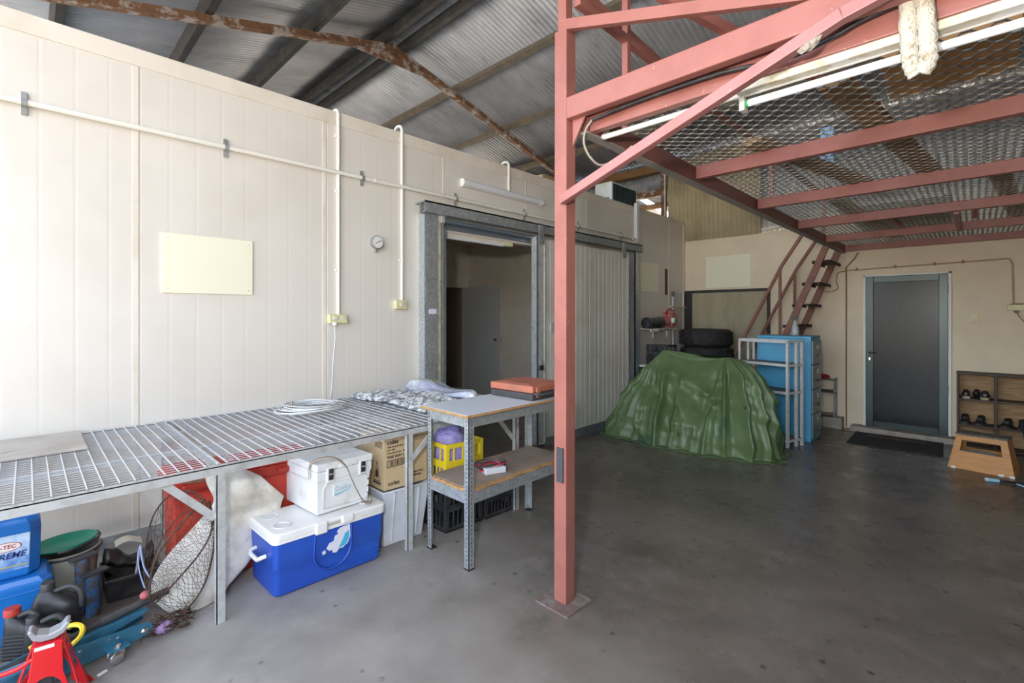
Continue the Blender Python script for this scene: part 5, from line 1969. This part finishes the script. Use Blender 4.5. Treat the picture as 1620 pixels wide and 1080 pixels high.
# spray bottle
t = thing('spray_bottle', 'clear spray bottle with dark trigger head on top of the blue cabinet', 'bottle', (7.08, 1.70, fz(6.815) + H))
rings = []
obj('bottle', G().lathe([(0, 0), (.042, 0), (.045, .01), (.045, .07), (.030, .14), (.014, .185), (.014, .20), (0, .20)], 20), mat('clear_plastic', (.60, .63, .66), .2, trans=.35), t, smooth=60)
obj('trigger_head', G().loft([[(-.015, -.012, .20), (.015, -.012, .20), (.015, .012, .20), (-.015, .012, .20)], [(-.012, -.03, .225), (.012, -.03, .225), (.012, .045, .225), (-.012, .045, .225)], [(-.010, -.022, .25), (.010, -.022, .25), (.010, .05, .245), (-.010, .05, .245)]]), DARKG, t, bevel=.003)
obj('trigger', G().tube([(0, .03, .225), (0, .04, .20), (0, .036, .18)], .004, 6), mat('leaf_green', (0, 0, 0)), t)
# small stand with a red thing on it
t = thing('metal_stand', 'small grey two-tier metal stand between the blue cabinet and the corner pipe', 'stand', (8.11, 1.44, -.084))
for x in (0, .14):
    for y in (0, .26):
        obj('leg', G().box(x, x + .018, y, y + .018, 0, .56), GREYP, t)
for z in (.53, .34, .03):
    obj('tier', G().box(0, .158, 0, .278, z, z + .012 if z > .1 else z + .01), GREYP, t, bevel=.002)
t2 = thing('dark_tray', 'dark tray on the lower tier of the small metal stand', 'tray', (8.19, 1.58, -.084 + .352))
obj('tray', G().box(-.07, .06, -.11, .11, 0, .03), BLACKP, t2, bevel=.004)
t2 = thing('red_cap', 'crumpled red cloth cap on the small metal stand', 'cap', (8.19, 1.60, -.084 + .542))
obj('cloth', G().grid(lambda u, v: (.07 * math.cos(2 * PI * u) * math.sin(PI * v), .085 * math.sin(2 * PI * u) * math.sin(PI * v), .03 - .03 * math.cos(PI * v) + .006 * math.sin(u * 20)), 20, 10), mat('red_cloth', (.40, .01, .02), .8), t2, smooth=80)

# ================================================================== TYRES, CRATE, BLOWER SHELF
def tyre():
    t = thing('tyre', 'black off-road tyre, topmost of the stack against the fibro sheet', 'tyre', (7.62, 3.10, 0), 0, lean=False)
    prof = [(.215, .02), (.235, .0), (.33, .0), (.375, .022), (.392, .05), (.395, .135), (.392, .22), (.375, .248), (.33, .27), (.235, .27), (.215, .25), (.225, .22), (.30, .20), (.30, .07), (.225, .05), (.215, .02)]
    prof = prof[::-1]
    vs_, fs_ = [], []
    n_ = 72
    for r_, z in prof[:-1]:
        for k in range(n_):
            a = 2 * PI * k / n_
            rr_ = r_
            if r_ > .37 and .04 < z < .23:
                rr_ = r_ - (.006 if k % 4 == (0 if z < .13 else 2) else 0)
            vs_.append((rr_ * math.cos(a), rr_ * math.sin(a), z))
    m_ = len(prof) - 1
    for i in range(m_):
        j = (i + 1) % m_
        for k in range(n_):
            l = (k + 1) % n_
            fs_.append((i * n_ + k, i * n_ + l, j * n_ + l, j * n_ + k))
    body = obj('tyre_carcass', G().add(vs_, fs_), RUBBER, t, smooth=35)
    g_ = G()
    for k in range(26):
        a = 2 * PI * k / 26
        for zz, da in ((.05, 0), (.115, .09), (.18, 0)):
            c_, s_ = math.cos(a + da), math.sin(a + da)
            M_ = Matrix.Rotation(a + da, 4, 'Z') @ Matrix.Translation((.394, 0, zz + .02)) @ Matrix.Rotation(.5 if zz != .115 else -.5, 4, 'X')
            g_.box(-.006, .008, -.026, .026, -.018, .018, M_)
    obj('tread_blocks', g_, RUBBER, t)
    return t


ty = tyre()
zb0 = fz(7.62) + .012
labs = ['', 'black off-road tyre directly under the top one of the stack', 'black off-road tyre third from the top of the stack', 'black off-road tyre second from the floor in the stack', 'black off-road tyre at the foot of the stack']
ty.location = (7.62, 3.10, zb0 + 4 * .276)
for k in range(1, 5):
    dup(ty, (7.62 + (.012 if k % 2 else -.008), 3.09, zb0 + (4 - k) * .276), .4 * k, labs[k] or 'black off-road tyre low in the stack, hidden behind the green tarp', 'stacked off-road tyres')
ty['group'] = 'stacked off-road tyres'
crate('milk_crate', 'black crate at the top of the pile between tarp and coolroom wall', BC, (6.70, 3.30, fz(6.7) + .86), .05, size=(.36, .34, .27))
crate('milk_crate', 'black crate in the middle of the pile behind the green tarp', BC, (6.70, 3.30, fz(6.7) + .575), .02, size=(.36, .34, .28))
crate('milk_crate', 'black crate second from the floor of the pile behind the green tarp', BC, (6.70, 3.30, fz(6.7) + .288), -.02, size=(.36, .34, .28))
crate('milk_crate', 'black crate at the foot of the pile behind the green tarp', BC, (6.70, 3.30, fz(6.7) + .001), 0, size=(.36, .34, .28))
t = thing('battery_box', 'black box with a white cap between the door frame and the green tarp', 'box', flo(6.50, 3.55, 0), 0)
obj('box_body', G().box(-.05, .15, -.09, .10, 0, .80), BLACKP, t, bevel=.006)
obj('white_top', G().box(-.04, .12, -.08, .08, .80, .83), WHITE, t, bevel=.008)

t = thing('wall_shelf', 'narrow white shelf on brackets on the coolroom wall beyond the sliding door', 'shelf', (6.98, W, 1.18))
obj('shelf_board', G().box(-.40, .62, -.24, -.002, -.012, .0), CREAMTRIM, t, bevel=.002)
obj('front_block', G().box(-.40, -.14, -.25, -.235, -.045, .0), WHITE, t, bevel=.003)
for x in (.12, .60):
    g = G()
    g.box(x - .015, x + .015, -.20, -.002, -.032, -.012)
    g.box(x - .015, x + .015, -.03, -.002, -.16, -.012)
    obj('shelf_bracket', g, CREAMTRIM, t, bevel=.002)
t = thing('leaf_blower', 'faded red leaf blower with wide black nozzle lying on the narrow shelf', 'blower', (6.93, W - .15, 1.18))
g = G()
g.loft([[(x, r_ * 1.0 * math.cos(a), z + r_ * math.sin(a)) for a in [2 * PI * k / 20 for k in range(20)]] for x, r_, z in ((-.33, .062, .075), (-.33, .07, .075), (.10, .082, .095), (.12, .074, .097), (.22, .070, .10))])
obj('nozzle', g, BLACKP, t, smooth=40)
for x in (-.30, .08):
    obj('nozzle_ring', G().lathe([(.07, 0), (.09, 0), (.09, .03), (.07, .03)], 20, T(x, 0, .082, ry=PI / 2)), BLACKP, t, smooth=40)
g = G()
g.loft([[(x, r_ * math.cos(a), z + r_ * math.sin(a)) for a in [2 * PI * k / 20 for k in range(20)]] for x, r_, z in ((.16, .07, .10), (.26, .075, .10), (.36, .09, .11))])
obj('neck', g, PINKB, t, smooth=40)
obj('fan_housing', G().lathe([(0, 0), (.10, 0), (.135, .03), (.135, .12), (.11, .15), (0, .16)], 24, T(.46, .06, .14, rx=PI / 2)), PINKB, t, smooth=40)
obj('fuel_cap', G().lathe([(0, 0), (.045, 0), (.045, .03), (.035, .04), (0, .04)], 20, T(.38, -.09, .12, rx=PI / 2)), WHITE, t, smooth=40)
obj('fuel_cap_mark', G().lathe([(0, 0), (.018, 0), (.018, .003), (0, .003)], 12, T(.40, -.131, .12, rx=PI / 2)), mat('leaf_green', (0, 0, 0)), t)
obj('carry_handle', G().tube(spline([(.30, .0, .18), (.33, .0, .27), (.45, 0, .30), (.60, 0, .27), (.62, 0, .12), (.58, 0, .02)], 5), .018, 8), PINKB, t, smooth=60)
obj('throttle', G().tube([(.26, -.01, .24), (.36, -.01, .235)], .02, 8), REDP, t, smooth=40)
for k in range(5):
    a = R(20 + k * 35)
    obj('cooling_fin', G().box(-.008, .008, -.03, .03, .135, .155, T(.46, -.02, .14) @ Matrix.Rotation(a, 4, 'Y')), PINKB, t, bevel=.002)
obj('foot', G().box(.30, .42, -.06, .06, .0, .03), PINKB, t, bevel=.006)
t = thing('galvanised_pipe', 'thin galvanised pipe standing up the coolroom wall behind the leaf blower', 'pipe', (7.76, W - .035, fz(7.76)))
obj('pipe', G().tube([(0, 0, 0), (0, 0, 2.0)], .018, 8), GALV, t, smooth=60)
obj('black_fitting', G().tube([(0, 0, 1.93), (0, 0, 2.02)], .024, 8), BLACKP, t, smooth=40)
obj('side_tube', G().tube([(-.14, -.02, 1.76), (.46, -.02, 1.75)], .014, 8), CREAMP, t, smooth=60)
obj('pipe_cap', G().tube([(.40, .0, 1.70), (.40, 0, 2.02)], .016, 8), ALU, t, smooth=60)

# ================================================================== DOORMAT, SHOE RACK, SHOES, STOOL
t = thing('doormat', 'dark rubber doormat with a brown strip before the house door', 'mat', flo(7.60, .73, .001), R(2), lean=True)
obj('mat_base', G().box(-.45, .46, -.46, .44, 0, .010), mat('dark_mat', (.028, .03, .03), .85, c2=(.05, .05, .048), scale=9, bump=.5), t, bevel=.004)
obj('mat_inlay', G().box(.22, .44, -.30, .30, .010, .014), mat('brown_inlay', (.12, .09, .06), .9, c2=(.07, .055, .04), scale=20), t, bevel=.002)
obj('mat_step', G().box(-.40, .20, -.40, .38, .010, .0125), mat('dark_mat', (0, 0, 0)), t, bevel=.002)

t = thing('shoe_rack', 'dark-framed plywood shoe rack with open pigeonholes against the back wall', 'rack', (8.03, .165, fz(8.03)))
Rw, Rd, Rh = 1.34, .255, .915
obj('back_panel', G().box(Rd - .012, Rd, -Rw, 0, .02, Rh - .01), WOOD, t)
for k in range(5):
    y = -k * (Rw - .02) / 4
    obj('upright', G().box(0, Rd - .012, y - .02, y, 0, Rh - .02), WOODD, t, bevel=.002)
obj('top_board', G().box(-.004, Rd, -Rw - .004, .004, Rh - .02, Rh), WOODD, t, bevel=.002)
for k in range(4):
    ya_, yb_ = -.02 - k * (Rw - .02) / 4, -(k + 1) * (Rw - .02) / 4
    for z in (.03, .285, .60):
        obj('shelf', G().box(.002, Rd - .012, yb_, ya_, z - .018, z), WOODD, t)


def shoe(label, x, y, z, rz, s=1.0, sole=SOLE, wide=1.0, tab=False, group=None):
    """toe towards +x (into the rack) before rotation"""
    t = thing('shoe', label, 'shoe', (x, y, z), rz, group)
    st_ = [(-.12, .030), (-.10, .038), (-.05, .036), (.0, .036), (.05, .043), (.09, .043), (.12, .034), (.135, .015)]
    n_ = 16

    def ring(x_, w_, z_, zz=None):
        return None
    out = [(x_ * s, -w_ * s * wide) for x_, w_ in st_] + [(x_ * s, w_ * s * wide) for x_, w_ in st_[::-1]]
    obj('sole', G().prism(out, 0, .028 * s), sole, t, bevel=.004)
    g_ = G()
    rings_ = []
    for x_, w_, zt in ((-.118, .022, .075), (-.112, .031, .092), (-.08, .034, .095), (-.03, .033, .088), (.01, .034, .080), (.05, .038, .062), (.09, .037, .05), (.115, .028, .042), (.128, .012, .034)):
        ring_ = []
        for k in range(n_):
            a = 2 * PI * k / n_
            cz = (.026 + zt) / 2
            hz = (zt - .026) / 2
            ring_.append((x_ * s, w_ * s * wide * math.copysign(abs(math.cos(a)) ** .75, math.cos(a)), (cz + hz * math.copysign(abs(math.sin(a)) ** .8, math.sin(a))) * s))
        rings_.append(ring_)
    g_.loft(rings_)
    up = obj('upper', g_, SHOE, t, smooth=70)
    obj('collar', G().tube([(-.065 * s + .045 * s * math.cos(a), .026 * s * wide * math.sin(a), .096 * s + .006 * math.cos(a) * -1) for a in [2 * PI * k / 18 for k in range(18)]], .007 * s, 6, closed=True), SHOE, t, smooth=80)
    obj('lining', G().lathe([(0, 0), (.040 * s, 0), (.040 * s, .004), (0, .004)], 18, T(-.065 * s, 0, .092 * s), squash=.6), mat('dark_lining', (.03, .03, .035), .9), t)
    obj('tongue', G().loft([[(-.025 * s, -.018 * s, .085 * s), (-.025 * s, .018 * s, .085 * s), (.02 * s, .02 * s, .078 * s), (.02 * s, -.02 * s, .078 * s)], [(-.04 * s, -.017 * s, .112 * s), (-.04 * s, .017 * s, .112 * s), (-.030 * s, .017 * s, .114 * s), (-.030 * s, -.017 * s, .114 * s)]]), SHOE, t, bevel=.002)
    for k in range(4):
        xx = (.004 + k * .018) * s
        obj('lace', G().tube([(xx, -.022 * s, (.080 - k * .006) * s), (xx + .008 * s, 0, (.086 - k * .006) * s), (xx, .022 * s, (.080 - k * .006) * s)], .0028 * s, 5), mat('grey_lace', (.15, .15, .16), .8), t)
    if tab:
        obj('heel_tab', G().box(-.128 * s, -.119 * s, -.012 * s, .012 * s, .070 * s, .092 * s), WHITED, t, bevel=.002)
        obj('side_mark', G().box(-.01 * s, .04 * s, -.040 * s * wide, -.034 * s * wide, .045 * s, .052 * s, T(ry=.35)), WHITED, t)
    return t


zr = fz(8.03)
shoe('black shoe with cream sole in the top left pigeonhole, next to the upright', 8.145, .085, zr + .601, R(4), .92)
shoe('black shoe with cream sole in the top left pigeonhole, on the right of its pair', 8.145, -.09, zr + .601, R(-6), .92, wide=1.1)
t_ = thing('dark_cloth', 'black cloth heaped between the shoes in the top left pigeonhole', 'cloth', (8.20, -.01, zr + .601))
obj('cloth', G().grid(lambda u, v: (.055 * math.cos(2 * PI * u) * math.sin(PI * v), .035 * math.sin(2 * PI * u) * math.sin(PI * v), .05 - .05 * math.cos(PI * v) + .01 * math.sin(u * 17)), 20, 12), SHOE, t_, smooth=80)
shoe('scuffed black boot toe-out in the second row, leftmost in the rack', 8.145, .090, zr + .286, R(178), .92, sole=mat('worn_black_sole', (.07, .06, .05), .8), wide=1.15, tab=True)
shoe('scuffed black boot in the second row beside the leftmost one', 8.145, -.045, zr + .286, R(172), .92, sole=mat('worn_black_sole', (0, 0, 0)), wide=1.15, tab=True)
shoe('large black sports shoe just right of the rack divider in the second row', 8.145, -.27, zr + .286, R(168), .90, sole=mat('worn_black_sole', (0, 0, 0)), wide=1.2, tab=True)
shoe('large black sports shoe in the second row at the right edge of the picture', 8.145, -.40, zr + .286, R(176), .90, sole=mat('worn_black_sole', (0, 0, 0)), wide=1.2, tab=True)

# step stool
t = thing('step_stool', 'small varnished wooden step stool with a handhole before the shoe rack', 'stool', flo(6.86, -.06, .0), R(-9), lean=True)
Bw, Tw, Sh, Bd, Td = .245, .185, .345, .17, .12
for s_, nm in ((-1, 'front_panel'), (1, 'back_panel')):
    g = G()
    th = .016
    # frame of four rails around the handhole
    def q(x_, z_):
        f = z_ / Sh
        w_ = Bw + (Tw - Bw) * f
        d_ = Bd + (Td - Bd) * f
        return (s_ * d_, x_ * w_, z_)

    def quad(xa, za_, xb, zb2, xc, zc, xd, zd):
        P4 = [q(xa, za_), q(xb, zb2), q(xc, zc), q(xd, zd)]
        P8 = P4 + [(p[0] - s_ * th, p[1], p[2]) for p in P4]
        g.add(P8, [(0, 1, 2, 3), (7, 6, 5, 4), (0, 4, 5, 1), (1, 5, 6, 2), (2, 6, 7, 3), (3, 7, 4, 0)])
    quad(-1, 0, 1, 0, 1, .185, -1, .185)
    quad(-1, .185, -.72, .185, -.72, .295, -1, .295)
    quad(.72, .185, 1, .185, 1, .295, .72, .295)
    quad(-1, .295, 1, .295, 1, Sh, -1, Sh)
    obj(nm, g, WOODY, t, bevel=.002)
for s_, nm in ((-1, 'side_panel'), (1, 'side_panel')):
    g = G()
    g.loft([[(-Bd + .016, s_ * Bw, 0), (Bd - .016, s_ * Bw, 0), (Bd - .016, s_ * (Bw - .016), 0), (-Bd + .016, s_ * (Bw - .016), 0)],
            [(-Td + .016, s_ * Tw, Sh), (Td - .016, s_ * Tw, Sh), (Td - .016, s_ * (Tw - .016), Sh), (-Td + .016, s_ * (Tw - .016), Sh)]])
    obj(nm, g, WOODY, t, bevel=.002)
obj('top_board', G().box(-Td - .008, Td + .008, -Tw - .008, Tw + .008, Sh, Sh + .018), mat('scuffed_grip_top', (.10, .09, .08), .8, c2=(.25, .22, .19), scale=30), t, bevel=.003)
obj('inner_arch', G().prism([(-.17, .12), (.17, .12), (.17, .17)] + [(.17 - .34 * k / 10, .18 + .035 * math.sin(PI * k / 10)) for k in range(11)], -Bd + .04, -Bd + .05, YZ), DARKG, t)
for y in (-.225, -.15, .2):
    obj('white_scuff', G().box(-.1715, -.168, y - .018, y + .018, .0, .022), WHITE, t, bevel=.003)
# crutch and stick
t = thing('crutch', 'black crutch with a blue clip leaning beside the step stool', 'crutch', flo(7.0, -.45, 0))
p0, p1 = Vector((0, 0, .012)), Vector((.55, .10, .44))
obj('shaft', G().tube([p0, p1], .013, 10), BLACKP, t, smooth=60)
obj('shaft_sleeve', G().tube([p0.lerp(p1, .45), p0.lerp(p1, 1.0)], .017, 10), BLACKP, t, smooth=60)
obj('blue_clip', G().tube([p0.lerp(p1, .60), p0.lerp(p1, .67)], .022, 10), mat('blue_clip', (.01, .06, .5), .4), t, smooth=40)
obj('rubber_foot', G().lathe([(0, 0), (.022, 0), (.018, .04), (0, .04)], 12, T(0, 0, .001)), RUBBER, t, smooth=40)
t = thing('walking_stick', 'black stick with pale blue ends lying on the floor at the right edge', 'stick', flo(6.38, -.10, .014), 0)
q0, q1 = Vector((-.0, .0, 0)), Vector((.22, -.75, fz(.22)))
obj('shaft', G().tube([q0, q1], .012, 10), BLACKP, t, smooth=60)
obj('pale_end', G().tube([q0 - (q1 - q0) * .02, q0.lerp(q1, .08)], .0165, 10), mat('pale_blue_rubber', (.35, .62, .78), .5), t, smooth=60)
obj('end_cap', G().tube([q0 - (q1 - q0) * .045, q0 - (q1 - q0) * .02], .0165, 10), WHITE, t, smooth=40)
g = G()
sp = spline([(.0, -.17, .0), (-.03, -.22, -.006), (-.08, -.30, -.008), (-.11, -.40, -.006), (-.12, -.50, -.004)], 6)
vs, fs = [], []
for i, p in enumerate(sp):
    w_ = .012 + .012 * math.sin(PI * i / (len(sp) - 1))
    vs += [(p[0] - w_, p[1], p[2]), (p[0] + w_, p[1], p[2] + .006)]
    if i:
        fs.append((2 * i - 2, 2 * i - 1, 2 * i + 1, 2 * i))
obj('strap', g.add(vs, fs), mat('pale_blue_rubber', (0, 0, 0)), t, smooth=80, solid=.004)
